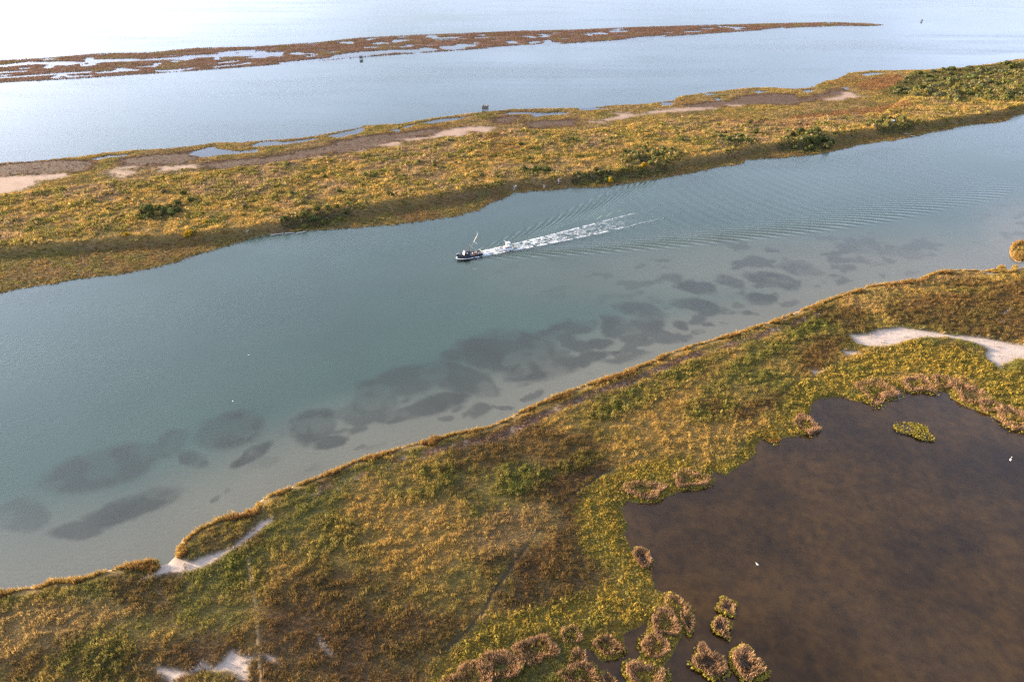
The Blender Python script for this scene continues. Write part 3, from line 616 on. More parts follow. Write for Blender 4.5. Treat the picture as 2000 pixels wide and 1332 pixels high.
tf[neg] = tf[neg][:, ::-1]
e1 = WV[WF[:1, 1]] - WV[WF[:1, 0]]; e2 = WV[WF[:1, 2]] - WV[WF[:1, 0]]
if (e1[0, 0] * e2[0, 1] - e1[0, 1] * e2[0, 0]) < 0: WF = WF[:, ::-1]
WT = np.concatenate([WF[:, [0, 1, 2]], WF[:, [0, 2, 3]], tf + len(WV)])
link('channel_water', np_mesh('channel_water', np.concatenate([WV, tv]), WT), M_CHAN, kind='structure')

# foam: broken patches of froth lying on the wake
fs = .17
fS, fQ = np.meshgrid(np.arange(-.3, 150, fs), np.arange(-8, 8, fs), indexing='ij')
a_, b_ = fS.ravel(), fQ.ravel()
half = np.where(a_ < 11, .25 + 1.75 * np.sqrt(np.clip(a_ / 5., 0, 1)), 2.2 + (a_ - 11) * .048 - np.maximum(a_ - 70, 0) * .018)
rr = np.abs(b_) / half
n_a = 1 - np.abs(2 * fbm(a_ * .75 + b_ * .3, b_, 1.5, 4, 111, .6) - 1) * 1.5; n_b = fbm(a_, b_, 5, 3, 113)
core = np.clip(.88 - a_ / 140, .0, 1.) * ss(1.02, .8, rr) * (.45 + .55 * n_b)
edgef = np.exp(-((rr - .95) / .16) ** 2) * np.clip(1.15 - a_ / 130, 0, 1) * .95
dens_ = np.maximum(core, edgef * .85) * ss(150, 60, a_)
dens_ = np.where(a_ < 26, np.maximum(dens_, ss(30, 10, a_) * ss(1.0, .75, rr) * (.62 + .45 * n_b)), dens_)
dens_ = np.where(a_ < 10.6, np.exp(-((np.abs(b_) - half - .15) / (.42 - .012 * a_)) ** 2) * np.where(a_ < 4.5, 1.1, .72), dens_)
fi = (np.arange(fS.shape[0] - 1)[:, None] * fS.shape[1] + np.arange(fS.shape[1] - 1)[None, :]).ravel()
FF = np.stack([fi, fi + fS.shape[1], fi + fS.shape[1] + 1, fi + 1], 1)
FF = FF[dens_[FF].max(1) > .10]
fx, fy = wake_xy(a_, b_)
fz = wake_h(a_, b_) + .04 + .04 * n_a
fz = np.where(a_ < 10.6, fz + .18 * np.exp(-a_ / 4), fz)
used, inv = np.unique(FF.ravel(), return_inverse=True)
fme = np_mesh('wake_foam', np.stack([fx, fy, fz], 1)[used], inv.reshape(-1, 4)[:, ::-1])
lace = n_a * .62 + .38 * fbm(a_, b_, .5, 3, 115, .6)
fac_ = ss(-.20, .40, lace - (1.0 - dens_ * .72)) * ss(.06, .3, dens_)
at_ = fme.attributes.new('froth', 'FLOAT', 'POINT'); at_.data.foreach_set('value', fac_[used].astype(np.float32))
M_FOAM, nt, out = newmat('foam')
fa_ = nd(nt, 'ShaderNodeAttribute', attribute_name='froth'); tr_ = nd(nt, 'ShaderNodeBsdfTransparent'); df_ = nd(nt, 'ShaderNodeBsdfDiffuse'); df_.inputs[0].default_value = (.58, .59, .60, 1); mx_ = nd(nt, 'ShaderNodeMixShader')
nt.links.new(fa_.outputs['Fac'], mx_.inputs[0]); nt.links.new(tr_.outputs[0], mx_.inputs[1]); nt.links.new(df_.outputs[0], mx_.inputs[2]); nt.links.new(mx_.outputs[0], out.inputs[0])
link('wake_foam', fme, M_FOAM, kind='stuff')

# ------------------------------------------------------------------ plant cover (uncountable): tufts instanced on scattered points
def tuft_mesh(name, blades, hgt, rad, width, lean, seed, leafy=False):
    r = np.random.default_rng(seed); V = []; F = []
    for i in range(blades):
        a = r.uniform(0, 6.283); d = rad * math.sqrt(r.uniform(0, 1)); bx, by = d * math.cos(a), d * math.sin(a)
        k = len(V)
        if leafy:
            z = hgt * (1 - (d / rad) ** 2 * .8) * r.uniform(.35, 1.05); s = width * r.uniform(.7, 1.4)
            nrm = Vector((math.cos(a) * d / rad + r.normal(0, .5), math.sin(a) * d / rad + r.normal(0, .5), .7 + r.normal(0, .4))).normalized()
            t1 = nrm.orthogonal().normalized(); t2 = nrm.cross(t1); c0 = Vector((bx, by, z))
            for (p, q) in ((-1, -.4), (0, -.9), (1, -.2), (.6, .8), (-.5, .9)): V.append(c0 + t1 * p * s + t2 * q * s)
            F.append((k, k + 1, k + 2)); F.append((k, k + 2, k + 3)); F.append((k, k + 3, k + 4))
        else:
            h = hgt * r.uniform(.6, 1.1); la = a + r.normal(0, .6); l = lean * r.uniform(.3, 1.2); wa = r.uniform(0, 3.1416)
            dx, dy = math.cos(wa) * width, math.sin(wa) * width
            V += [Vector((bx - dx, by - dy, 0)), Vector((bx + dx, by + dy, 0)), Vector((bx + math.cos(la) * l * .4 + dx * .7, by + math.sin(la) * l * .4 + dy * .7, h * .6)), Vector((bx + math.cos(la) * l, by + math.sin(la) * l, h))]
            F.append((k, k + 1, k + 2)); F.append((k, k + 2, k + 3))
    me = bpy.data.meshes.new(name); me.from_pydata([v_[:] for v_ in V], [], F); me.update()
    me.materials.append(M_TUFT); return me
PROTO = {}
for key, args in dict(grass=(16, 1.0, .5, .05, .35, False), leafy=(22, .8, .62, .17, 0, True), reed=(20, 1.0, .42, .05, .22, False)).items():
    PROTO[key] = []
    for i in range(4):
        me = tuft_mesh('tuft_' + key, args[0], args[1], args[2], args[3], args[4], 50 + i, args[5])
        PROTO[key].append(bpy.data.objects.new('tuft_' + key, me))

def scatter(name, P, scale, rot, tint, key, idx=None):
    me = bpy.data.meshes.new(name); n = len(P)
    me.vertices.add(n); me.vertices.foreach_set('co', P.astype(np.float32).ravel())
    a = me.attributes.new('scl', 'FLOAT_VECTOR', 'POINT'); a.data.foreach_set('vector', scale.astype(np.float32).ravel())
    a = me.attributes.new('rot', 'FLOAT_VECTOR', 'POINT'); a.data.foreach_set('vector', rot.astype(np.float32).ravel())
    a = me.attributes.new('tint', 'FLOAT_COLOR', 'POINT'); a.data.foreach_set('color', np.concatenate([tint, np.ones((n, 1))], 1).astype(np.float32).ravel())
    a = me.attributes.new('pick', 'INT', 'POINT'); a.data.foreach_set('value', rng.integers(0, 4, n).astype(np.int32))
    o = link(name, me, None, kind='stuff')
    ng = bpy.data.node_groups.new(name, 'GeometryNodeTree')
    ng.interface.new_socket('Geometry', in_out='INPUT', socket_type='NodeSocketGeometry'); ng.interface.new_socket('Geometry', in_out='OUTPUT', socket_type='NodeSocketGeometry')
    N = ng.nodes; L = ng.links
    gi = N.new('NodeGroupInput'); go = N.new('NodeGroupOutput'); iop = N.new('GeometryNodeInstanceOnPoints'); jn = N.new('GeometryNodeJoinGeometry')
    for po in PROTO[key]:
        oi = N.new('GeometryNodeObjectInfo'); oi.inputs['Object'].default_value = po; oi.inputs['As Instance'].default_value = True
        L.new(oi.outputs['Geometry'], jn.inputs[0])
    def attr(nm, dt):
        x = N.new('GeometryNodeInputNamedAttribute'); x.data_type = dt; x.inputs['Name'].default_value = nm; return x.outputs['Attribute']
    mp = N.new('GeometryNodeMeshToPoints'); L.new(gi.outputs[0], mp.inputs[0]); L.new(mp.outputs[0], iop.inputs['Points'])
    L.new(jn.outputs[0], iop.inputs['Instance']); iop.inputs['Pick Instance'].default_value = True
    L.new(attr('pick', 'INT'), iop.inputs['Instance Index']); L.new(attr('scl', 'FLOAT_VECTOR'), iop.inputs['Scale'])
    e2r = N.new('FunctionNodeEulerToRotation'); L.new(attr('rot', 'FLOAT_VECTOR'), e2r.inputs[0]); L.new(e2r.outputs[0], iop.inputs['Rotation'])
    L.new(iop.outputs[0], go.inputs[0])
    md = o.modifiers.new('scatter', 'NODES'); md.node_group = ng
    return o

def candidates(x0, x1, y0, y1, sp):
    nx, ny = int((x1 - x0) / sp), int((y1 - y0) / sp)
    gx, gy = np.meshgrid(np.arange(nx), np.arange(ny))
    X = x0 + (gx.ravel() + rng.uniform(0, 1, gx.size)) * sp; Y = y0 + (gy.ravel() + rng.uniform(0, 1, gx.size)) * sp
    return X, Y
def infrust(X, Y, pad=60):
    u, v = pix(X, Y); return (u > -pad) & (u < 2000 + pad) & (v > -pad) & (v < 1332 + pad)
def jitter_rows(c, a, hue=.10):
    n = len(c); k = np.exp(rng.normal(0, a, (n, 1))); h = np.exp(rng.normal(0, hue, (n, 3)) * np.array((.6, .3, 1.0))); return c * k * h

def rots(n, tilt=.15):
    return np.stack([rng.normal(0, tilt, n), rng.normal(0, tilt, n), rng.uniform(0, 6.283, n)], 1)

# near marsh
X, Y = candidates(-170, 230, 40, 275, .40)
k = infrust(X, Y, 80); X, Y = X[k], Y[k]
k = (sd_poly(X, Y, PW['near'], 3) > 0) & (sd_poly(X, Y, PW['pond'], 3) < 1.5)
for (cu, cv, ru, rv, _) in ISLETS:
    pu, pv = pix(X, Y); k |= blob(pu, pv, (cu, cv, ru, rv, 0)) < 1
X, Y = X[k], Y[k]
z0 = zone(X, Y)
keep = (rng.uniform(0, 1, len(X)) < z0['cover'] * .97) & (z0['reg'] == 0)
sel = lambda kk: {a: b[kk] for a, b in z0.items()}
X, Y = X[keep], Y[keep]; z0 = sel(keep); n = len(X)
P = np.stack([X, Y, z0['h'] - .03], 1)
hum = ss(.34, .68, fbm(X, Y, 1.5, 3, 123)); gust = (.5 + 1.0 * hum) * (.65 + .8 * fbm(X, Y, 6, 3, 121))
is_shore = (z0['shore'] > .5) & (z0['dn'] < 2.6)
leafp = np.clip(.10 + .75 * z0['yel'] + .6 * z0['grn'], 0, .95)
is_leaf = (rng.uniform(0, 1, n) < leafp) & ~is_shore
base = jitter_rows(z0['c'] * (1.0 + .35 * hum)[:, None], .17, .08)
hz = np.where(z0['grn'] > .3, .72, .50) * gust * np.exp(rng.normal(0, .3, n)) * (1 - .35 * (z0['wrack'] > .4))
wd = .55 * np.exp(rng.normal(0, .2, n)) * np.where(z0['grn'] > .3, 1.2, 1)
g = ~is_leaf & ~is_shore
sc = np.stack([wd, wd, hz], 1)
scatter('marsh_grass', P[g], sc[g], rots(g.sum()), base[g], 'grass')
lf = is_leaf; sc2 = np.stack([wd * .85, wd * .85, hz * 1.05], 1)
scatter('low_marsh_plants', P[lf], sc2[lf], rots(lf.sum()), base[lf], 'leafy')
# the golden cordgrass hem along the channel shore: denser, taller
Xs, Ys = candidates(-170, 230, 60, 275, .30)
k = infrust(Xs, Ys, 80); Xs, Ys = Xs[k], Ys[k]
d0 = sd_poly(Xs, Ys, PW['near'], 5); k = (d0 > -.6) & (d0 < 3.6)
pu, pv = pix(Xs, Ys)
for (cu, cv, ru, rv, _) in ISLETS: k |= blob(pu, pv, (cu, cv, ru, rv, 0)) < .98
Xs, Ys = Xs[k], Ys[k]; zs = zone(Xs, Ys)
hemn = fbm(Xs, Ys, 5, 3, 141); hem2 = fbm(Xs, Ys, 1.3, 3, 143); k = (zs['land'] > .02 + .5 * (hem2 - .45)) & (zs['dn'] < .25 + np.maximum(hemn - .28, 0) * 5.0) & (zs['sand'] < .5) & (hem2 > .30)
Xs, Ys = Xs[k], Ys[k]; n = k.sum(); f2s = zs['f2'][k]; hemn = hemn[k]; hem2 = hem2[k]; dd_ = zs['dn'][k]
hs = (.25 + .75 * hemn + .75 * hem2) * np.exp(rng.normal(0, .25, n))
scatter('cordgrass', np.stack([Xs, Ys, zs['h'][k] - .05], 1), np.stack([np.full(n, .72), np.full(n, .72), hs], 1), rots(n, .18), jitter_rows(SHOREG * 1.1 + (np.array((.175, .095, .032)) - SHOREG) * (ss(.4, 1.8, dd_) * .7 + .3 * ss(.5, .65, hemn))[:, None], .25), 'reed')

# island
X, Y = candidates(-480, 640, 185, 720, .82)
k = infrust(X, Y); X, Y = X[k], Y[k]
k = sd_poly(X, Y, PW['island'], 3) > -.5; X, Y = X[k], Y[k]
z0 = zone(X, Y)
keep = (rng.uniform(0, 1, len(X)) < z0['cover'] * (1 - .7 * z0['flatbrown'])) & (z0['reg'] == 1)
X, Y = X[keep], Y[keep]; z0 = sel(keep); n = len(X)
P = np.stack([X, Y, z0['h'] - .05], 1)
patch = fbm(X, Y, 7, 3, 131); bushy = ss(.50, .64, patch) * z0['plat']; hum = ss(.34, .66, fbm(X, Y, 3.6, 3, 133))
is_leaf = rng.uniform(0, 1, n) < np.clip((.25 + .5 * bushy) * (1 - .7 * z0['flatbrown']) + .7 * z0['und'], 0, .95)
hz = (.32 + .5 * bushy + .6 * hum * (.3 + .7 * z0['plat'])) * np.exp(rng.normal(0, .28, n)) * (1 - .5 * z0['flatbrown'])
hz = hz * (1 + .7 * z0['und']); wd = (1.0 + .35 * bushy) * np.exp(rng.normal(0, .2, n))
base = jitter_rows(z0['c'] * (.95 + .4 * hum)[:, None], .24); gsh = (bushy > .5) & (rng.uniform(0, 1, n) < .5)
base[gsh] = jitter_rows(np.tile(OLIVE * 1.0 + YEL * .25, (gsh.sum(), 1)), .3)
pale = (z0['plat'] > .5) & (rng.uniform(0, 1, n) < .05); base[pale] = jitter_rows(np.tile(TAN * 1.5, (pale.sum(), 1)), .15)
sc = np.stack([wd, wd, hz], 1)
g = ~is_leaf
scatter('island_grass', P[g], sc[g] * np.array((1.15, 1.15, 1)), rots(g.sum()), base[g], 'grass')
scatter('island_scrub', P[is_leaf], sc[is_leaf], rots(is_leaf.sum()), base[is_leaf], 'leafy')

# far marsh strip
X, Y = candidates(-900, 950, 430, 1010, 1.35)
k = infrust(X, Y); X, Y = X[k], Y[k]
k = sd_poly(X, Y, PW['strip'], 3) > -.5; X, Y = X[k], Y[k]
z0 = zone(X, Y); keep = (z0['cover'] > .5) & (z0['reg'] == 2); X, Y = X[keep], Y[keep]; z0 = sel(keep); n = len(X)
hz = .55 * np.exp(rng.normal(0, .25, n)); wd = 1.4 * np.exp(rng.normal(0, .15, n))
scatter('far_marsh_reeds', np.stack([X, Y, z0['h'] - .05], 1), np.stack([wd, wd, hz], 1), rots(n, .1), jitter_rows(z0['c'] * 1.15, .18), 'reed')
# ------------------------------------------------------------------ shape helpers
def from_faces(name, V, F, mat, parent=None, smooth=False, cols=None, **kw):
    me = bpy.data.meshes.new(name); me.from_pydata([tuple(v_) for v_ in V], [], F)
    if smooth: me.polygons.foreach_set('use_smooth', [True] * len(F))
    if cols is not None:
        a = me.attributes.new('Col', 'FLOAT_COLOR', 'POINT'); a.data.foreach_set('color', np.concatenate([np.asarray(cols), np.ones((len(cols), 1))], 1).astype(np.float32).ravel())
    me.update(); return link(name, me, mat, parent, **kw)
class MB:
    def __init__(s): s.V = []; s.F = []
    def add(s, V, F):
        k = len(s.V); s.V += [Vector(v_) for v_ in V]; s.F += [tuple(i + k for i in f) for f in F]; return s
    def box(s, c, d, rz=0., top=1.0, ry=0.):
        m = Matrix.Rotation(rz, 3, 'Z') @ Matrix.Rotation(ry, 3, 'Y'); x, y, z = d[0] / 2, d[1] / 2, d[2] / 2
        P = [(-x, -y, -z), (x, -y, -z), (x, y, -z), (-x, y, -z), (-x * top, -y * top, z), (x * top, -y * top, z), (x * top, y * top, z), (-x * top, y * top, z)]
        return s.add([m @ Vector(p) + Vector(c) for p in P], [(0, 3, 2, 1), (4, 5, 6, 7), (0, 1, 5, 4), (1, 2, 6, 5), (2, 3, 7, 6), (3, 0, 4, 7)])
    def tube(s, pts, rad, n=6):
        pts = [Vector(p) for p in pts]; rad = rad if hasattr(rad, '__len__') else [rad] * len(pts); V = []; F = []
        for i, p in enumerate(pts):
            d = (pts[min(i + 1, len(pts) - 1)] - pts[max(i - 1, 0)]).normalized()
            a = d.cross(Vector((0.31, .17, 1)) if abs(d.z) < .9 else Vector((1, .2, 0))).normalized(); b = d.cross(a)
            for j in range(n):
                t = 6.28318 * j / n; V.append(p + (a * math.cos(t) + b * math.sin(t)) * rad[i])
        for i in range(len(pts) - 1):
            for j in range(n): F.append((i * n + j, i * n + (j + 1) % n, (i + 1) * n + (j + 1) % n, (i + 1) * n + j))
        F.append(tuple(range(n))[::-1]); F.append(tuple((len(pts) - 1) * n + j for j in range(n)))
        return s.add(V, F)
    def build(s, name, mat, parent=None, smooth=False, **kw): return from_faces(name, s.V, s.F, mat, parent, smooth, **kw)
def zground(x, y):
    zz = zone(np.array([float(x)]), np.array([float(y)])); return float(zz['h'][0])

# ------------------------------------------------------------------ reed clumps standing in and round the pond
REEDC, PINK, FRINGE, ORANGE = np.array((.37, .225, .105)), np.array((.26, .150, .09)), np.array((.190, .150, .026)), np.array((.27, .140, .028))
M_HUM = plain('wet_mud', (.040, .029, .02), .8, 0, 1.5, .3, .3)
def ring_points(n, r0, r1, r):
    a = r.uniform(0, 6.283, n); d = np.sqrt(r.uniform(r0 * r0, r1 * r1, n)); return np.cos(a) * d, np.sin(a) * d
def reed_clump(name, label, u, v, ru, rv, hole=.3, hgt=1.5, straw=1.0, fringe=1.0, col=None, ang=0., seed=0, cat='reed clump', fr_arc=None):
    r = np.random.default_rng(900 + seed); m = mpp(v); vshift = .55 * hgt * .6 / m
    c = at(u, v + vshift * .6); sn = math.sin(math.atan2(CAM_H, math.hypot(c.x, c.y)))
    rx, ry = ru * m, min(rv * m / sn, ru * m * 1.6); wob = [r.uniform(.55, 1.35) for _ in range(9)]; hole = hole * .62; hx0, hy0 = r.uniform(-.22, .22, 2)
    def shape(px, py):
        a = np.arctan2(py, px); k = np.interp((a + math.pi) / 6.2832 * 9, np.arange(10), wob + wob[:1]); x = px * k * rx; y = py * k * ry
        ca, sa = math.cos(ang), math.sin(ang); return x * ca - y * sa, x * sa + y * ca
    rx *= .95; ry *= .95; e = empty(name, label, cat, (c.x, c.y, 0)); area = math.pi * rx * ry
    # hummock
    V = [(0, 0, .22)]; F = []; NR = 24
    for k_, zz in ((.5, .20), (.85, .08), (1.03, -.12), (1.25, -.6)):
        a = np.linspace(0, 6.2832, NR, endpoint=False); x, y = shape(np.cos(a) * k_, np.sin(a) * k_); V += [(x[i], y[i], zz) for i in range(NR)]
    for i in range(NR): F.append((0, 1 + i, 1 + (i + 1) % NR))
    for q in range(3):
        for i in range(NR): F.append((1 + q * NR + i, 1 + (q + 1) * NR + i, 1 + (q + 1) * NR + (i + 1) % NR, 1 + q * NR + (i + 1) % NR))
    from_faces('hummock', V, F, M_HUM, e, True)
    base = (REEDC if col is None else np.array(col)) * r.uniform(.72, 1.05)
    if straw > 0:
        n = int(min(3600, area * 95 * straw)); hgt = hgt * .82; px, py = ring_points(n, 0, .97, r); qn = fbm(px * rx + seed * 13., py * ry, 1.15, 3, 163); hd = np.hypot(px - hx0, py - hy0); kk = ((hd > hole * .75 * (qn + .5)) & (qn > .40)) | (r.uniform(0, 1, n) < .30); px, py = px[kk], py[kk]; n = len(px)
        x, y = shape(px, py); d = np.hypot(px, py); tw = r.uniform(-.9, .9)
        V = np.zeros((n, 5, 3)); lean = r.uniform(.08, .5, n) * hgt * .75; a = np.arctan2(y, x) + tw * (1 - d) + r.normal(0, .45, n)
        a = a + np.where(np.sin(3 * a + seed) > 0, .5, -.4) * .8
        h = hgt * (.45 + .65 * np.clip(d / .8, 0, 1)) * np.exp(r.normal(0, .18, n)); h *= np.where(np.hypot(px - hx0, py - hy0) < hole, .6, 1) * (.7 + .6 * fbm(x + seed * 7, y, .9, 2, 161))
        wdt = r.uniform(.025, .055, n); wa = r.uniform(0, 3.1416, n); dx, dy = np.cos(wa) * wdt, np.sin(wa) * wdt
        lx, ly = np.cos(a) * lean, np.sin(a) * lean
        V[:, 0] = np.stack([x - dx, y - dy, np.full(n, .02)], 1); V[:, 1] = np.stack([x + dx, y + dy, np.full(n, .02)], 1)
        V[:, 2] = np.stack([x + lx * .35 - dx, y + ly * .35 - dy, h * .68], 1); V[:, 3] = np.stack([x + lx * .35 + dx, y + ly * .35 + dy, h * .68], 1)
        V[:, 4] = np.stack([x + lx, y + ly, h * r.uniform(.75, 1.02, n)], 1)
        k = np.arange(n)[:, None] * 5; F = np.concatenate([k + [0, 1, 3], k + [0, 3, 2], k + [2, 3, 4]])
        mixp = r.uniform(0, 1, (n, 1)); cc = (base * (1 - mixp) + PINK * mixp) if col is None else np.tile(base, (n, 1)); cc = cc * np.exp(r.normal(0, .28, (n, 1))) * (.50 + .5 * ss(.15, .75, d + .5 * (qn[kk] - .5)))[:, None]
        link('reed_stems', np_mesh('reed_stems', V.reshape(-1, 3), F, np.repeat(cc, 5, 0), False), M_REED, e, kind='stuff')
    if fringe > 0:
        n = int(min(2200, (rx + ry) * 95 * fringe)); px, py = ring_points(n, .80 if straw > 0 else .0, 1.28, r)
        aa = np.arctan2(py, px); keep = (np.sin(aa * 2 + seed) + np.sin(aa * 5 + seed * 2)) * .3 + r.uniform(0, 1, n) > .25
        if fr_arc is not None:
            dd = np.abs((aa - fr_arc + math.pi) % 6.2832 - math.pi); keep &= r.uniform(0, 1.4, n) > dd / 2.0
        px, py = px[keep], py[keep]; n = len(px); x, y = shape(px, py); d = np.hypot(px, py)
        V = np.zeros((n, 5, 3)); sz = r.uniform(.09, .2, n); zz = r.uniform(.15, .75, n) * np.where(d < .9, 1.2, 1); rot_ = r.uniform(0, 6.28, n); tlt = r.normal(0, .5, (n, 2))
        for j in range(5):
            ca, sa = np.cos(rot_ + j * 1.2566), np.sin(rot_ + j * 1.2566); V[:, j] = np.stack([x + ca * sz, y + sa * sz, zz + (ca * tlt[:, 0] + sa * tlt[:, 1]) * sz], 1)
        k = np.arange(n)[:, None] * 5; F = np.concatenate([k + [0, 1, 2], k + [0, 2, 3], k + [0, 3, 4]])
        fc = (FRINGE if cat != 'orange' else ORANGE) * np.exp(r.normal(0, .28, (n, 1)))
        link('leafy_fringe', np_mesh('leafy_fringe', V.reshape(-1, 3), F, np.repeat(fc, 5, 0), False), M_REED, e, kind='stuff')
    return e
CL = [
 ('large tan reed ring with long dark hollow on the north shore of the pond', 1702, 763, 45, 21, .62, 1.6, .9, 1.0),
 ('flat oval reed ring with dark hollow, right of the largest ring on the pond shore', 1793, 749, 34, 15, .62, 1.5, .9, .8),
 ('small tan reed clump joined to the right end of the flat oval ring', 1838, 745, 20, 11, .3, 1.5, 1, .5),
 ('round brown reed clump with bright yellow fringe on its left, upper right pond bank', 1888, 768, 32, 20, .3, 1.7, 1, .9),
 ('low narrow reed clump trailing down right of the round brown clump', 1931, 793, 28, 12, .35, 1.4, 1, .8),
 ('reed clump at the right edge of the photo with yellow fringe facing the pond', 1988, 819, 33, 21, .5, 1.6, .9, .9),
 ('lone oval islet of yellow green plants in open pond water', 1790, 842, 27, 14, .0, .40, 0, 2.6),
 ('rust tan reed clump with dark centre where the pond meets the upper left bank', 1573, 831, 24, 18, .4, 1.5, 1, .2),
 ('small orange tuft on the bank just left of the rust tan clump', 1506, 851, 17, 11, .1, .8, .8, .5),
 ('wide tan reed clump at the inner corner of the pond beside the yellow plants', 1258, 958, 42, 19, .45, 1.6, 1, .7),
 ('tan reed clump between the inner pond corner and the northern bank', 1348, 939, 38, 18, .45, 1.6, 1, .6),
 ('upright narrow reed clump on the west bank of the pond', 1252, 1087, 20, 30, .45, 1.5, 1, .4),
 ('tiny yellow and tan clump, topmost of the four standing in open pond water', 1420, 1187, 16, 15, .1, 1.0, .8, 1.5),
 ('small tan tuft with hollow middle, second from the top of four in the pond', 1405, 1225, 19, 18, .4, 1.3, 1, .8),
 ('large tan clump with yellow leaves at lower left, among four in the pond', 1382, 1293, 31, 29, .35, 1.6, 1, 1.3),
 ('large round clump of swirled straw with green rim, among four in the pond', 1452, 1293, 33, 33, .5, 1.7, .9, 1.5),
 ('dark hollow reed clump at the top of the chain on the pond point', 1318, 1182, 26, 16, .6, 1.4, .9, .8),
 ('broad tan reed clump in the middle of the chain on the pond point', 1300, 1220, 36, 24, .4, 1.7, 1, .5),
 ('short tan tuft on the right flank of the broad middle clump of the chain', 1341, 1215, 14, 18, .2, 1.5, 1, .7),
 ('shaggy tan clump below the broad middle clump of the chain', 1284, 1264, 27, 21, .35, 1.6, 1, .7),
 ('reed ring with black hollow at the bottom of the chain on the pond point', 1256, 1320, 36, 25, .6, 1.6, .9, 1.2),
 ('pinkish reed tuft at the head of the narrow ditch between land and pond', 1112, 1244, 20, 20, .1, 1.5, 1, .3),
 ('rounded pinkish reed clump alone beside the dark inlet of the pond', 1183, 1258, 32, 23, .35, 1.6, 1, .8),
 ('thin upright reed streak joining two pinkish clumps at the bottom edge', 1128, 1284, 14, 22, .1, 1.5, 1, .3),
 ('spreading reed clump at the bottom edge below the thin upright streak', 1138, 1320, 42, 20, .4, 1.6, 1, .9),
 ('tan reed clump with dark notch at the upper end of the big dry reed bank', 1046, 1266, 40, 27, .45, 1.8, 1, .3),
 ('long dry reed mass in the middle of the bank at the bottom edge', 985, 1302, 60, 36, .35, 1.9, 1.1, .1),
 ('dry reed mass at the lower left end of the bank at the bottom edge', 922, 1334, 58, 34, .35, 1.9, 1.1, .1),
 ('small reed tuft at the bottom edge between the spreading clump and the ring', 1188, 1330, 14, 15, .2, 1.4, 1, .5),
]
for i, (lab, u_, v_, ru, rv, hole, hg, sw, fr) in enumerate(CL):
    kw = {}
    if 'orange tuft' in lab: kw = dict(col=(.30, .15, .03))
    if 'lone oval' in lab: kw = dict(col=(.15, .12, .03))
    fa = -1.6 if v_ < 830 else (-2.0 if 'lower left' in lab else None)
    reed_clump('reed_clump', lab, u_, v_, ru, rv, hole, hg, sw, fr, seed=i, fr_arc=fa, **kw)

# ------------------------------------------------------------------ bushes
def bush_mesh(name, seed, flat=.75, leaves=430, size=.15):
    r = random.Random(seed); V = []; F = []; lobes = []
    for i in range(r.randint(6, 9)):
        a = r.uniform(0, 6.283); d = r.uniform(.1, .62); lobes.append((Vector((math.cos(a) * d, math.sin(a) * d, flat * r.uniform(.35, .75))), r.uniform(.26, .44)))
    lobes.append((Vector((r.uniform(-.15, .15), r.uniform(-.15, .15), flat * .75)), .42))
    cols = []
    for i in range(leaves):
        c, rad = r.choice(lobes); n = Vector((r.gauss(0, 1), r.gauss(0, 1), r.gauss(.25, .9))).normalized()
        p = c + n * rad * r.uniform(.72, 1.08); p.z = max(p.z, .06)
        nn = (n + Vector((r.gauss(0, .45), r.gauss(0, .45), r.gauss(0, .45)))).normalized(); t1 = nn.orthogonal().normalized(); t2 = nn.cross(t1); s = size * r.uniform(.55, 1.25); k = len(V)
        for (a_, b_) in ((-1, -.4), (0, -.9), (1, -.2), (.6, .8), (-.5, .9)): V.append(p + t1 * a_ * s + t2 * b_ * s)
        F += [(k, k + 1, k + 2), (k, k + 2, k + 3), (k, k + 3, k + 4)]
        g = math.exp(r.gauss(0, .22)); cols += [(g, g * math.exp(r.gauss(0, .05)), g)] * 5
    me = bpy.data.meshes.new(name); me.from_pydata([v_[:] for v_ in V], [], F)
    at_ = me.attributes.new('Col', 'FLOAT_COLOR', 'POINT'); at_.data.foreach_set('color', np.array([(*c, 1) for c in cols], np.float32).ravel()); me.update(); return me
def bush_mat(name, col):
    m, nt, out = newmat(name); a = nd(nt, 'ShaderNodeAttribute', attribute_name='Col'); oi = nd(nt, 'ShaderNodeObjectInfo')
    r_ = nd(nt, 'ShaderNodeRGB'); r_.outputs[0].default_value = (*col, 1)
    mm = nd(nt, 'ShaderNodeVectorMath', operation='MULTIPLY'); nt.links.new(a.outputs['Color'], mm.inputs[0]); nt.links.new(r_.outputs[0], mm.inputs[1])
    c = mulcol(nt, mm.outputs[0], ramp(nt, oi.outputs['Random'], 0, 1, .7, 1.35))
    d = nd(nt, 'ShaderNodeBsdfDiffuse'); t = nd(nt, 'ShaderNodeBsdfTranslucent'); mx = nd(nt, 'ShaderNodeMixShader'); mx.inputs[0].default_value = .3
    nt.links.new(c, d.inputs[0]); nt.links.new(c, t.inputs[0]); nt.links.new(d.outputs[0], mx.inputs[1]); nt.links.new(t.outputs[0], mx.inputs[2]); nt.links.new(mx.outputs[0], out.inputs[0]); return m
M_BUSH = dict(dark=bush_mat('dark_leaves', (.078, .086, .028)), olive=bush_mat('olive_leaves', (.120, .118, .032)), pale=bush_mat('pale_leaves', (.25, .19, .085)), yellow=bush_mat('yellow_leaves', (.42, .25, .020)), wood=bush_mat('wood_leaves', (.105, .102, .044)))
M_BARK = plain('bark', (.10, .075, .055), .9)
BM_ = {k: [bush_mesh('foliage', 300 + 10 * i + j, flat=.85 if k != 'wood' else .8) for j in range(4)] for i, k in enumerate(M_BUSH)}
for k in BM_:
    for me in BM_[k]: me.materials.append(M_BUSH[k])
stm = MB()
for a_ in (0.3, 1.9, 3.4, 4.9): stm.tube([(0, 0, -.12), (math.cos(a_) * .12, math.sin(a_) * .12, .3), (math.cos(a_) * .35, math.sin(a_) * .35, .75)], [.05, .035, .015], 5)
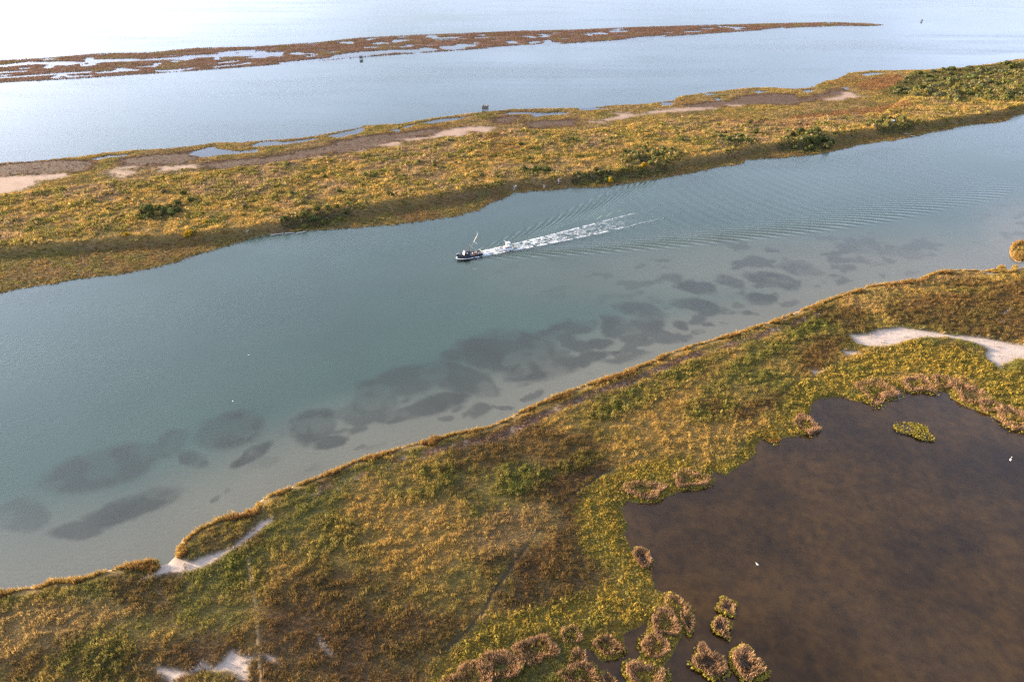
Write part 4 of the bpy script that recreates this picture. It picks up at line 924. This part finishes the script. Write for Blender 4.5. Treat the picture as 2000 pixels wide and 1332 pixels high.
stem_me = bpy.data.meshes.new('stem'); stem_me.from_pydata([v_[:] for v_ in stm.V], [], stm.F); stem_me.materials.append(M_BARK)
def bush(kind, x, y, z, w_, h_, label, group=None, name='bush'):
    e = empty(name, label, 'bush', (x, y, z - .05), random.uniform(0, 6.28), group, (w_ / 2, w_ / 2, h_ / 1.15))
    link('foliage', random.choice(BM_[kind]), None, e); link('stem', stem_me, None, e); return e
spots = []
def poly_fill(poly, n, kind, wr, hr, label, group, gap=.55):
    P = W(poly); lo_, hi_ = P.min(0), P.max(0); got = []; tries = 0
    while len(got) < n and tries < n * 60:
        tries += 1; x = random.uniform(lo_[0], hi_[0]); y = random.uniform(lo_[1], hi_[1])
        if sd_poly(np.array([x]), np.array([y]), P, 5)[0] < 0: continue
        w_ = random.uniform(*wr)
        if any((x - a) ** 2 + (y - b) ** 2 < ((w_ + c) / 2 * gap) ** 2 for a, b, c in got): continue
        got.append((x, y, w_))
    if not got: return
    gu_, gv_ = pix(np.array([g_[0] for g_ in got]), np.array([g_[1] for g_ in got])); ou = np.argsort(np.argsort(gu_)); ov_ = np.argsort(np.argsort(gv_ + .06 * gu_)); N_ = len(got)
    ORD = ['leftmost', 'second', 'third', 'fourth', 'fifth', 'sixth', 'seventh', 'eighth', 'ninth', 'tenth', 'eleventh', 'twelfth']
    hh = zone(np.array([g_[0] for g_ in got]), np.array([g_[1] for g_ in got]))
    for q_, ((x, y, w_), z, ld) in enumerate(zip(got, hh['h'], hh['land'])):
        if ld < 1: continue
        k = kind if isinstance(kind, str) else random.choices([a for a, _ in kind], [b for _, b in kind])[0]
        col_ = dict(dark='dark green', olive='olive', pale='pale tan', yellow='amber yellow', wood='mid green')[k]
        if N_ <= 24:
            o_, side = (ou[q_], 'left') if ou[q_] < (N_ + 1) // 2 else (N_ - 1 - ou[q_], 'right')
            where = (side + 'most') if o_ == 0 else ORD[o_] + ' from the ' + side
            lab = f'{col_} bush, {where} {label}'
        else:
            cols_ = ['far left', 'left', 'middle', 'right', 'far right'][min(4, int(ou[q_] * 5 / N_))]; rows_ = ['back', 'middle', 'front'][min(2, int(ov_[q_] * 3 / N_))]
            lab = f'{col_} bush, {rows_} row, {cols_} part {label}'
        bush(k, x, y, float(z), w_, w_ * random.uniform(*hr), lab, group)
poly_fill(WOODP, 165, (('wood', 6), ('dark', 2), ('olive', 3)), (5.5, 9.0), (.32, .44), 'of the big thicket', 'shrubs of the thicket at the right end of the island', .5)
poly_fill([(1520, 292), (1535, 275), (1570, 270), (1612, 270), (1630, 280), (1620, 292), (1570, 297)], 20, (('dark', 5), ('wood', 2)), (3.5, 6.5), (.55, .75), 'in the dense row on the island bank', 'dense dark bushes on the island bank')
poly_fill([(1398, 290), (1405, 276), (1450, 277), (1480, 284), (1470, 293), (1420, 297)], 14, (('dark', 4), ('olive', 2)), (2.5, 4.5), (.5, .7), 'in the low patch left of the dense row', 'low bushes above the bank')
poly_fill([(1190, 316), (1210, 308), (1260, 304), (1325, 305), (1330, 318), (1290, 328), (1220, 330)], 24, (('dark', 3), ('olive', 3), ('wood', 2)), (2.5, 5.5), (.5, .7), 'in the thicket above the wake', 'bushes above the wake landing')
poly_fill([(1112, 356), (1130, 348), (1200, 342), (1300, 330), (1318, 334), (1250, 348), (1180, 358), (1120, 364)], 20, (('olive', 4), ('wood', 2), ('yellow', .25)), (2.5, 4.5), (.5, .7), 'on the shaded slope above the channel', 'bushes on the shaded slope')
poly_fill([(1010, 350), (1020, 343), (1072, 341), (1070, 350), (1030, 356)], 9, 'dark', (2.2, 4), (.5, .7), 'behind the crest above the dead tree', 'dark bushes behind the crest')
poly_fill([(1690, 252), (1705, 244), (1745, 243), (1790, 242), (1785, 256), (1740, 262), (1700, 260)], 14, (('dark', 3), ('olive', 2), ('pale', 1), ('yellow', .4)), (2.5, 4.8), (.5, .7), 'in the clump round the pale hut', 'bushes round the pale hut')
poly_fill([(275, 432), (290, 420), (320, 414), (365, 413), (360, 424), (335, 443), (290, 444)], 15, (('dark', 6), ('wood', 1)), (3, 5), (.55, .75), 'in the island thicket at the left', 'dark bushes of the left thicket')
poly_fill([(553, 446), (570, 432), (620, 425), (690, 413), (700, 420), (640, 442), (590, 448)], 14, (('dark', 3), ('olive', 3)), (2.5, 4.5), (.5, .7), 'on the crest by the driftwood', 'bushes on the crest by the driftwood')
poly_fill([(-20, 470), (0, 430), (160, 400), (460, 380), (760, 340), (1000, 300), (1200, 270), (1500, 250), (1680, 236), (1500, 280), (1200, 320), (950, 365), (700, 405), (480, 455), (250, 478)], 62, (('olive', 5), ('pale', 3), ('dark', 1.2)), (1.8, 3.4), (.5, .75), 'of the open island grass', 'bushes scattered over the island grass', 1.5)
ONE = [(1475, 266, 'dark', 4.6, 3.6, 'round dark bush standing alone casting a long shadow in golden grass'), (1117, 280, 'dark', 5.0, 3.0, 'dark bush with a darker low neighbour alone in mid island grass'), (1100, 282, 'dark', 4.0, 2.0, 'low dark bush touching the left of the mid island bush'),
       (1017, 289, 'dark', 4.0, 2.8, 'solitary dark bush left of the mid island pair'), (1330, 278, 'dark', 5.5, 2.0, 'flat wide dark bush alone in grass above the thicket'), (368, 462, 'yellow', 4.2, 3.0, 'bright yellow autumn bush near the island crest'), (250, 466, 'yellow', 2.6, 1.8, 'small orange yellow bush left of the bright autumn one'),
       (400, 442, 'yellow', 2.2, 1.5, 'little yellow bush uphill of the bright autumn one'), (930, 360, 'dark', 3.0, 2.0, 'small dark bush just above the golden crest by the boats'), (818, 322, 'dark', 3.5, 1.8, 'low dark bush alone in the widest part of the island grass'), (762, 388, 'dark', 4.5, 2.0, 'wide low green bush behind the crest left of the boats'),
       (360, 385, 'olive', 5.0, 2.2, 'olive bush with long shadow upper of two left of the thicket'), (375, 398, 'olive', 4.5, 2.4, 'olive bush directly above the dark left thicket'), (1192, 350, 'yellow', 3.4, 2.4, 'amber bush on the slope just above the channel'), (1020, 300, 'olive', 2.5, 1.4, 'small olive bush under the solitary dark bush')]
for u_, v_, k, w_, h_, lab in ONE:
    p = at(u_, v_, 2.2); bush(k, p.x, p.y, zground(p.x, p.y), w_, h_, lab)

# ------------------------------------------------------------------ the workboat and the skiff
B = dict(black=plain('black_hull_paint', (.016, .018, .026), .45), deck=plain('worn_deck', (.13, .11, .095), .8), cream=plain('cream_paint', (.62, .55, .46), .5, amt=.06), roof=plain('dark_roof', (.035, .036, .042), .6), glass=plain('window_glass', (.03, .04, .05), .08, amt=.02, spec=1.0),
         pale=plain('pale_frame', (.62, .60, .56), .5, amt=.06), wood=plain('weathered_spar', (.48, .38, .27), .8), steel=plain('dark_steel', (.05, .05, .05), .5), white=plain('white_gelcoat', (.78, .78, .78), .35, amt=.04), rust=plain('rusty_brown', (.22, .085, .045), .8), grey=plain('grey_wood', (.16, .14, .13), .9), orange=plain('orange_plastic', (.45, .16, .04), .6), tan=plain('tan_canvas', (.42, .33, .22), .9))
def hull(name, L, bm_, fb, bow, mat, parent, n=14, keel=.55, flat_stern=.86):
    V = []; F = []; secs = []
    for i in range(n):
        t = i / (n - 1); x = -L / 2 + L * t
        wd = bm_ / 2 * (flat_stern + (1 - flat_stern) * min(t / .35, 1)) * (1 if t < .55 else max(0.02, (1 - ((t - .55) / .45) ** 2.1)))
        sh = fb + (bow - fb) * max(0, (t - .35) / .65) ** 1.8; wl = wd * (.90 if t < .6 else .90 - .35 * (t - .6) / .4); xo = .07 * L * max(0, (t - .7) / .3) ** 2
        secs.append((x, wd, sh)); V += [(x - xo * .9, -wl * .55, -keel), (x - xo * .6, -wl, .0), (x, -wd, sh), (x, wd, sh), (x - xo * .6, wl, .0), (x - xo * .9, wl * .55, -keel)]
    for i in range(n - 1):
        for j in range(6):
            if j == 2: continue
            a, b = i * 6 + j, i * 6 + (j + 1) % 6; F.append((a, b, b + 6, a + 6))
    F.append((0, 5, 4, 3, 2, 1))
    return from_faces(name, V, F, mat, parent), secs
def deck(secs, drop, mat, parent, inset=.06):
    V = []; F = []
    for x, wd, sh in secs: V += [(x, -max(wd - inset, .01), sh - drop), (x, max(wd - inset, .01), sh - drop)]
    for i in range(len(secs) - 1): F.append((2 * i, 2 * i + 2, 2 * i + 3, 2 * i + 1))
    return from_faces('deck', V, F, mat, parent)
def rail(secs, r_, mat, parent, name='gunwale'):
    m = MB()
    for sg in (-1, 1): m.tube([(x, sg * wd, sh + .02) for x, wd, sh in secs], r_, 5)
    m.tube([(secs[0][0], -secs[0][1], secs[0][2] + .02), (secs[0][0], secs[0][1], secs[0][2] + .02)], r_, 5)
    return m.build(name, mat, parent)
HEAD = math.pi + WA
bc = W0 + ax * 5.25
boat = empty('fishing_boat', 'black hulled workboat with sunlit cream wheelhouse and raised boom under way in the channel', 'boat', (bc[0], bc[1], .05), HEAD)
_, secs = hull('hull', 10.6, 3.3, .85, 1.75, B['black'], boat)
deck(secs, .28, B['deck'], boat); rail(secs, .06, B['steel'], boat)
wh = MB(); zb = .85
wv = [(.1, -.95, zb), (2.55, -.85, zb), (2.55, .85, zb), (.1, .95, zb), (.2, -.88, zb + 1.75), (1.95, -.8, zb + 1.75), (1.95, .8, zb + 1.75), (.2, .88, zb + 1.75)]
wh.add(wv, [(0, 1, 5, 4), (1, 2, 6, 5), (2, 3, 7, 6), (3, 0, 4, 7), (4, 5, 6, 7)])
wheel = wh.build('wheelhouse', B['black'], boat)
MB().add([(2.62, -.83, zb + .1), (2.62, .83, zb + .1), (2.02, .78, zb + 1.68), (2.02, -.78, zb + 1.68)], [(0, 1, 2, 3)]).add([(2.54, -.83, zb + .1), (2.54, .83, zb + .1), (1.94, .78, zb + 1.68), (1.94, -.78, zb + 1.68)], [(3, 2, 1, 0)]).add([(2.62, -.83, zb + .1), (2.54, -.83, zb + .1), (1.94, -.78, zb + 1.68), (2.02, -.78, zb + 1.68)], [(0, 1, 2, 3)]).build('sunlit_front_panel', B['cream'], wheel)  # cream panel puts the sunlight on the wheelhouse front into its colour
for y_ in (-.52, 0, .52):
    MB().box((2.31, y_, zb + 1.1), (.04, .36, .42), 0, 1, R(-21)).build('window', B['glass'], wheel)
for sg in (-1, 1):
    MB().box((1.15, sg * .93, zb + 1.1), (.62, .05, .55)).build('side_window', B['pale'], wheel)
MB().box((1.02, 0, zb + 1.81), (2.15, 1.95, .09)).build('roof', B['roof'], wheel)
MB().box((3.0, 0, 1.18), (.9, 1.3, .35), 0, .8).build('trunk_cabin', B['black'], boat)
mast = MB(); mast.tube([(-.15, 0, .6), (-.18, 0, 4.6)], [.13, .07], 7).tube([(-.15, -.55, .6), (-.16, 0, 3.2)], .06, 5).tube([(-.15, .55, .6), (-.16, 0, 3.2)], .06, 5); mast.build('mast', B['steel'], boat)
MB().tube([(-.17, 0, 3.3), (-.18, 0, 5.0)], [.085, .05], 6).build('mast_top', B['wood'], boat)
MB().tube([(-.2, 0, 4.5), (-2.4, .5, 2.55)], .06, 5).build('stay', B['wood'], boat)
bmx = MB(); bmx.tube([(-.2, -.5, 1.6), (-2.0, -1.25, 4.1), (-2.9, -1.6, 5.3)], .055, 6); bmx.build('boom', B['steel'], boat)
MB().tube([(-2.6, -1.5, 4.9), (-3.6, -1.9, 6.1), (-4.5, -2.25, 7.2)], [.10, .19, .13], 8).build('furled_net', B['wood'], boat)
MB().tube([(-4.5, -2.25, 7.15), (-4.6, -2.3, 8.1), (-4.62, -2.3, 9.2)], [.08, .05, .02], 6).build('pole_tip', B['pale'], boat)
MB().tube([(-2.3, -1.0, 5.5), (-2.75, -1.5, 5.1), (-3.9, -.9, 4.2)], [.05, .11, .10], 6).build('crossbar', B['pale'], boat)
MB().tube([(-1.6, -.5, .95), (-1.6, .5, .95)], .26, 10).build('winch', B['steel'], boat)
MB().tube([(5.2, 0, 1.7), (5.45, 0, 2.0), (4.5, .45, 2.05), (3.9, .9, 1.95)], .035, 5).tube([(5.45, 0, 2.0), (4.5, -.45, 2.05), (3.9, -.9, 1.95)], .035, 5).build('bow_rail', B['pale'], boat)
fr_ = MB()
for sg in (-1, 1): fr_.tube([(-4.9, sg * 1.25, .6), (-4.9, sg * 1.25, 1.55), (-3.4, sg * 1.3, 1.5), (-3.4, sg * 1.3, .6)], .035, 5)
fr_.tube([(-4.9, -1.25, 1.55), (-4.9, 1.25, 1.55)], .035, 5); fr_.build('stern_rail', B['pale'], boat)
bl = Matrix.Translation((bc[0], bc[1], .05)) @ Matrix.Rotation(HEAD, 4, 'Z')
def crate(x, y, z, d, mat, label, name='crate', rz=.2):
    p = bl @ Vector((x, y, z)); e = empty(name, label, 'crate', p, HEAD + rz); m = MB(); l, w_, h_ = d; t_ = .05
    m.box((0, 0, t_ / 2), (l, w_, t_)); m.box((0, -w_ / 2 + t_ / 2, h_ / 2), (l, t_, h_)); m.box((0, w_ / 2 - t_ / 2, h_ / 2), (l, t_, h_)); m.box((-l / 2 + t_ / 2, 0, h_ / 2), (t_, w_ - 2 * t_, h_)); m.box((l / 2 - t_ / 2, 0, h_ / 2), (t_, w_ - 2 * t_, h_))
    m.build('box', mat, e); MB().box((0, 0, h_ * .72), (l - .14, w_ - .14, .1)).build('catch', B['grey'], e)
crate(-2.3, .55, .57, (.8, .6, .55), B['rust'], 'rust brown crate amidships on the workboat deck')
crate(-2.9, -.35, .57, (.7, .6, .65), B['cream'], 'cream tub beside the rust brown crate on the workboat', rz=-.3)
crate(-3.9, .35, .57, (.9, .7, .4), B['grey'], 'grey wooden crate near the stern of the workboat', rz=.1)

skp = np.array(ground(987, 487.3)); SH = math.pi + R(16)
sk = empty('skiff', 'small white skiff with white tower and flat top riding in the foam behind the workboat', 'boat', (skp[0], skp[1], .08), SH)
_, s2 = hull('hull', 6.3, 2.2, .55, .95, B['white'], sk, 12, .35)
deck(s2, .22, B['roof'], sk, .22); rail(s2, .07, B['white'], sk)
MB().add([(x_, y_, z_) for x_, y_, z_ in ((-.9, -.7, .33), (.95, -.7, .33), (.95, .7, .33), (-.9, .7, .33), (-.8, -.6, 1.2), (.35, -.6, 1.25), (.35, .6, 1.25), (-.8, .6, 1.2))], [(0, 1, 5, 4), (1, 2, 6, 5), (2, 3, 7, 6), (3, 0, 4, 7), (4, 5, 6, 7)]).build('console', B['cream'], sk)
MB().box((-.3, .74, .72), (.9, .12, .55)).build('console_side', B['rust'], sk)
tw_ = MB()
for x_, y_ in ((-.5, -.7), (-.5, .7), (-1.6, -.7), (-1.6, .7)): tw_.tube([(x_, y_, .3), (x_ - .05, y_ * .9, 2.75)], .05, 5)
tw_.build('tower_frame', B['white'], sk)
MB().box((-.45, .1, 2.0), (.12, 1.15, 1.5)).build('spray_screen', B['cream'], sk)
MB().box((-1.15, 0, 2.82), (1.6, 1.6, .09)).build('canopy', B['white'], sk)
MB().tube([(-.5, -.35, 2.8), (.35, -.55, 3.7)], [.11, .09], 6).build('folded_outrigger', B['white'], sk)
MB().box((-3.3, -.35, .6), (.55, .38, .75), 0, .8).box((-3.3, .35, .6), (.55, .38, .75), 0, .8).build('outboard_motor', B['steel'], sk)
MB().box((2.2, 0, .95), (.45, .5, .5), .2, .8).build('bow_locker', B['rust'], sk)

# ------------------------------------------------------------------ stilt blinds
M_PL = plain('weathered_planks', (.13, .115, .10), .9, 0, 4, .3); M_PL2 = plain('pale_and_sunlit_boards', (.50, .45, .37), .85, 0, 4, .15); M_POST = plain('dark_piles', (.05, .042, .036), .9)
def blind(u, v, w_, d_, h_, label, rz=0., k=1.0, side=None):
    p = at(u, v); e = empty('hunting_blind', label, 'hut', (p.x, p.y, 0), rz, None, k)
    for x_ in (-.45, 0, .45):
        for y_ in (-.42, .42): MB().tube([(x_ * w_, y_ * d_, -1.0), (x_ * w_, y_ * d_, .75)], .11, 6).build('pile', M_POST, e)
    MB().box((0, 0, .80), (w_ * 1.08, d_ * 1.1, .14)).build('platform', M_PL, e)
    def wall(a, b, mat, hh):
        a, b = Vector(a), Vector(b); n = max(3, int((b - a).length / .42)); rzz = math.atan2((b - a).y, (b - a).x); m = MB()
        for i in range(n):
            c_ = a.lerp(b, (i + .5) / n); hi_ = hh * random.uniform(.9, 1.08); m.box((c_.x, c_.y, .87 + hi_ / 2), ((b - a).length / n * .9, .06, hi_), rzz)
        m.build('wall', mat, e)
    wall((-w_ / 2, -d_ / 2, 0), (w_ / 2, -d_ / 2, 0), M_PL, h_); wall((w_ / 2, -d_ / 2, 0), (w_ / 2, d_ / 2, 0), M_PL, h_); wall((-w_ / 2, d_ / 2, 0), (w_ / 2, d_ / 2, 0), M_PL, h_); wall((-w_ / 2, d_ / 2, 0), (-w_ / 2, -d_ / 2, 0), side or M_PL2, h_)  # left wall defaults to the paler boards, imitating sun on the same planks
    MB().box((w_ * .12, 0, .9 + h_), (w_ * .75, d_ * .9, .08), 0, 1, R(3)).build('roof', M_PL, e)
    s_ = MB()
    for q in range(3): s_.box((w_ / 2 + .2 + .3 * q, -d_ * .2, .75 - .28 * q), (.3, .8, .06))
    s_.build('steps', M_PL2, e); MB().box((-w_ * .43, -d_ / 2 - .05, 1.5), (.4, .05, .7)).build('dark_opening_panel', M_POST, e); return e  # solid dark board on the front wall imitates the shade inside a gap
blind(948, 216, 3.7, 3.0, 2.3, 'grey plank hunting hut on piles at the back edge of the long island', R(-13))
blind(705.5, 116.3, 2.6, 2.0, 1.9, 'small dark hut on piles at the edge of the far marsh strip', R(5), 1.0, M_PL)
blind(1799.5, 42.8, 1.7, 1.4, 1.0, 'tiny dark hut standing in open water off the tip of the far marsh', R(10), 1.0, M_POST)

# ------------------------------------------------------------------ driftwood, dead trees, hut, post
M_DRY = plain('bleached_wood', (.36, .32, .29), .9)
def dead_tree(u, v, hgt, label, seed, lean=0., z=0.):
    r = random.Random(seed); p = at(u, v, z); e = empty('dead_tree', label, 'dead tree', (p.x, p.y, zground(p.x, p.y) - .1), r.uniform(0, 6)); m = MB()
    top = Vector((lean, 0, hgt)); MB().tube([(0, 0, 0), top * .5, top], [.16, .11, .05], 6).build('trunk', M_DRY, e)
    for i in range(9):
        b0 = top * r.uniform(.3, .95); a = r.uniform(0, 6.28); l = hgt * r.uniform(.35, .7); m.tube([b0, b0 + Vector((math.cos(a) * l * .6, math.sin(a) * l * .6, l * .35)), b0 + Vector((math.cos(a) * l, math.sin(a) * l, l * r.uniform(.2, .8)))], [.07, .05, .02], 5)
    m.build('branches', M_DRY, e)
dead_tree(1003, 374, 2.6, 'grey bare dead tree leaning over the water at the island corner', 1, 1.2)
dead_tree(1062, 369, 1.6, 'low tangle of bare grey branches on the bank right of the leaning dead tree', 2, .6)
dead_tree(1090, 362, 3.0, 'upright pale dead trunk on the shaded bank', 3, .1)
dead_tree(484, 462, 1.8, 'small bare bleached tree on the shore where driftwood begins', 4, .5)
def log(u, v, L, label, rz, seed):
    p = at(u, v, .4); r = random.Random(seed); e = empty('driftwood_log', label, 'driftwood', (p.x, p.y, max(zground(p.x, p.y), 0) + .12), rz)
    MB().tube([(-L / 2, 0, 0), (-L * .1, .15, .08), (L / 2, 0, .1)], [.2, .17, .09], 7).build('log', M_DRY, e); m = MB()
    for i in range(3): x_ = r.uniform(-.3, .35) * L; m.tube([(x_, 0, .08), (x_ + .4, r.uniform(-.9, .9), .4)], [.07, .03], 5)
    m.build('branch_stub', M_DRY, e)
log(1770, 262, 5, 'long pale driftwood log on the bank below the pale hut', -.3, 1); log(1782, 266, 3.5, 'shorter pale log end to end with the long one below the hut', -.5, 2)
log(541, 457, 5, 'left of three driftwood logs on the island shore', .3, 3); log(566, 454.5, 4, 'middle of three driftwood logs on the island shore', .1, 4); log(589, 453, 4.5, 'right of three driftwood logs on the island shore', .4, 5)
p = at(1741, 243, 2.4); hz_ = zground(p.x, p.y)
hut = empty('hut', 'small pale hut with grey pitched top half hidden among island bushes', 'hut', (p.x, p.y, hz_), R(-30), None, .8)
MB().box((0, 0, .85), (2.6, 1.8, 1.7)).build('wall', plain('faded_boards', (.30, .235, .20), .85), hut)
MB().add([(-1.5, -1.1, 1.7), (1.5, -1.1, 1.7), (1.5, 1.1, 1.7), (-1.5, 1.1, 1.7), (-1.5, 0, 2.35), (1.5, 0, 2.35)], [(0, 1, 5, 4), (2, 3, 4, 5), (0, 4, 3), (1, 2, 5), (0, 3, 2, 1)]).build('roof', plain('tin_roof', (.24, .26, .30), .7, .1), hut)
MB().box((0, -.92, .7), (.7, .05, 1.3)).build('door', M_PL, hut)
p = at(1615, 243.5, 2.2); pe = empty('marker_post', 'thin pale post standing alone in the island grass', 'post', (p.x, p.y, zground(p.x, p.y) - .1))
MB().tube([(0, 0, 0), (0, 0, 2.7)], [.17, .14], 7).build('post', M_PL2, pe); MB().box((0, -.16, 2.3), (.5, .06, .5)).build('board', M_PL2, pe)

# ------------------------------------------------------------------ birds
M_BIRD = plain('white_feathers', (.82, .80, .76), .8, amt=.04); M_BILL = plain('yellow_bill', (.6, .32, .04), .5); M_LEG = plain('dark_legs', (.03, .03, .025), .6); M_WING = plain('grey_wing', (.5, .5, .52), .8)
def egret(u, v, label, rz, k=1.0, tall=True):
    p = at(u, v); e = empty('egret', label, 'bird', (p.x, p.y, 0), rz, None, k); z0_ = .34
    MB().tube([(-.34, 0, z0_ - .02), (-.22, 0, z0_ + .03), (-.05, 0, z0_ + .08), (.12, 0, z0_ + .13), (.22, 0, z0_ + .19)], [.02, .07, .115, .10, .045], 10).build('body', M_BIRD, e, True)
    nk = [(.19, 0, z0_ + .17), (.30, 0, z0_ + .28), (.25, 0, z0_ + .44), (.29, 0, z0_ + .58), (.36, 0, z0_ + .62)] if tall else [(.19, 0, z0_ + .17), (.26, 0, z0_ + .24), (.24, 0, z0_ + .31), (.31, 0, z0_ + .34)]
    MB().tube(nk, [.05, .035, .027] + [.027] * (len(nk) - 4) + [.036], 8).build('neck', M_BIRD, e, True)
    h_ = Vector(nk[-1]); MB().tube([h_ - Vector((.03, 0, 0)), h_ + Vector((.03, 0, .004)), h_ + Vector((.07, 0, 0))], [.025, .034, .015], 8).build('head', M_BIRD, e, True)
    MB().tube([h_ + Vector((.06, 0, 0)), h_ + Vector((.17, 0, -.02))], [.012, .003], 5).build('bill', M_BILL, e)
    for sg in (-1, 1):
        MB().tube([(.1, sg * .09, z0_ + .13), (-.1, sg * .11, z0_ + .1), (-.33, sg * .04, z0_ + .0)], [.03, .06, .01], 7).build('wing', M_BIRD, e, True)
        MB().tube([(.0, sg * .05, z0_), (.02, sg * .05, z0_ * .5), (-.01, sg * .05, -.25)], [.02, .011, .011], 5).build('leg', M_LEG, e)
egret(1972, 900, 'white egret with raised neck wading near the right edge of the pond', R(50), 1.15)
egret(1478, 1104, 'white egret hunched in the middle of the dark pond', R(140), 1.0, False)
def gull(u, v, label, rz):
    p = at(u, v); e = empty('gull', label, 'bird', (p.x, p.y, .03), rz)
    MB().tube([(-.24, 0, .06), (-.1, 0, .05), (.05, 0, .06), (.16, 0, .09)], [.015, .075, .085, .04], 8).build('body', M_BIRD, e, True)
    MB().tube([(.15, 0, .1), (.2, 0, .16), (.25, 0, .16)], [.045, .045, .02], 8).build('head', M_BIRD, e, True); MB().tube([(.24, 0, .16), (.3, 0, .15)], [.014, .004], 5).build('bill', M_BILL, e)
    for sg in (-1, 1): MB().tube([(.05, sg * .06, .11), (-.1, sg * .08, .11), (-.32, sg * .03, .1)], [.02, .045, .008], 6).build('wing', M_WING, e, True)
gull(486, 694, 'white gull floating in the channel, upper of the two on the left', 1.0); gull(455, 784, 'white gull floating in the channel nearer the reed edged shore', 2.4)
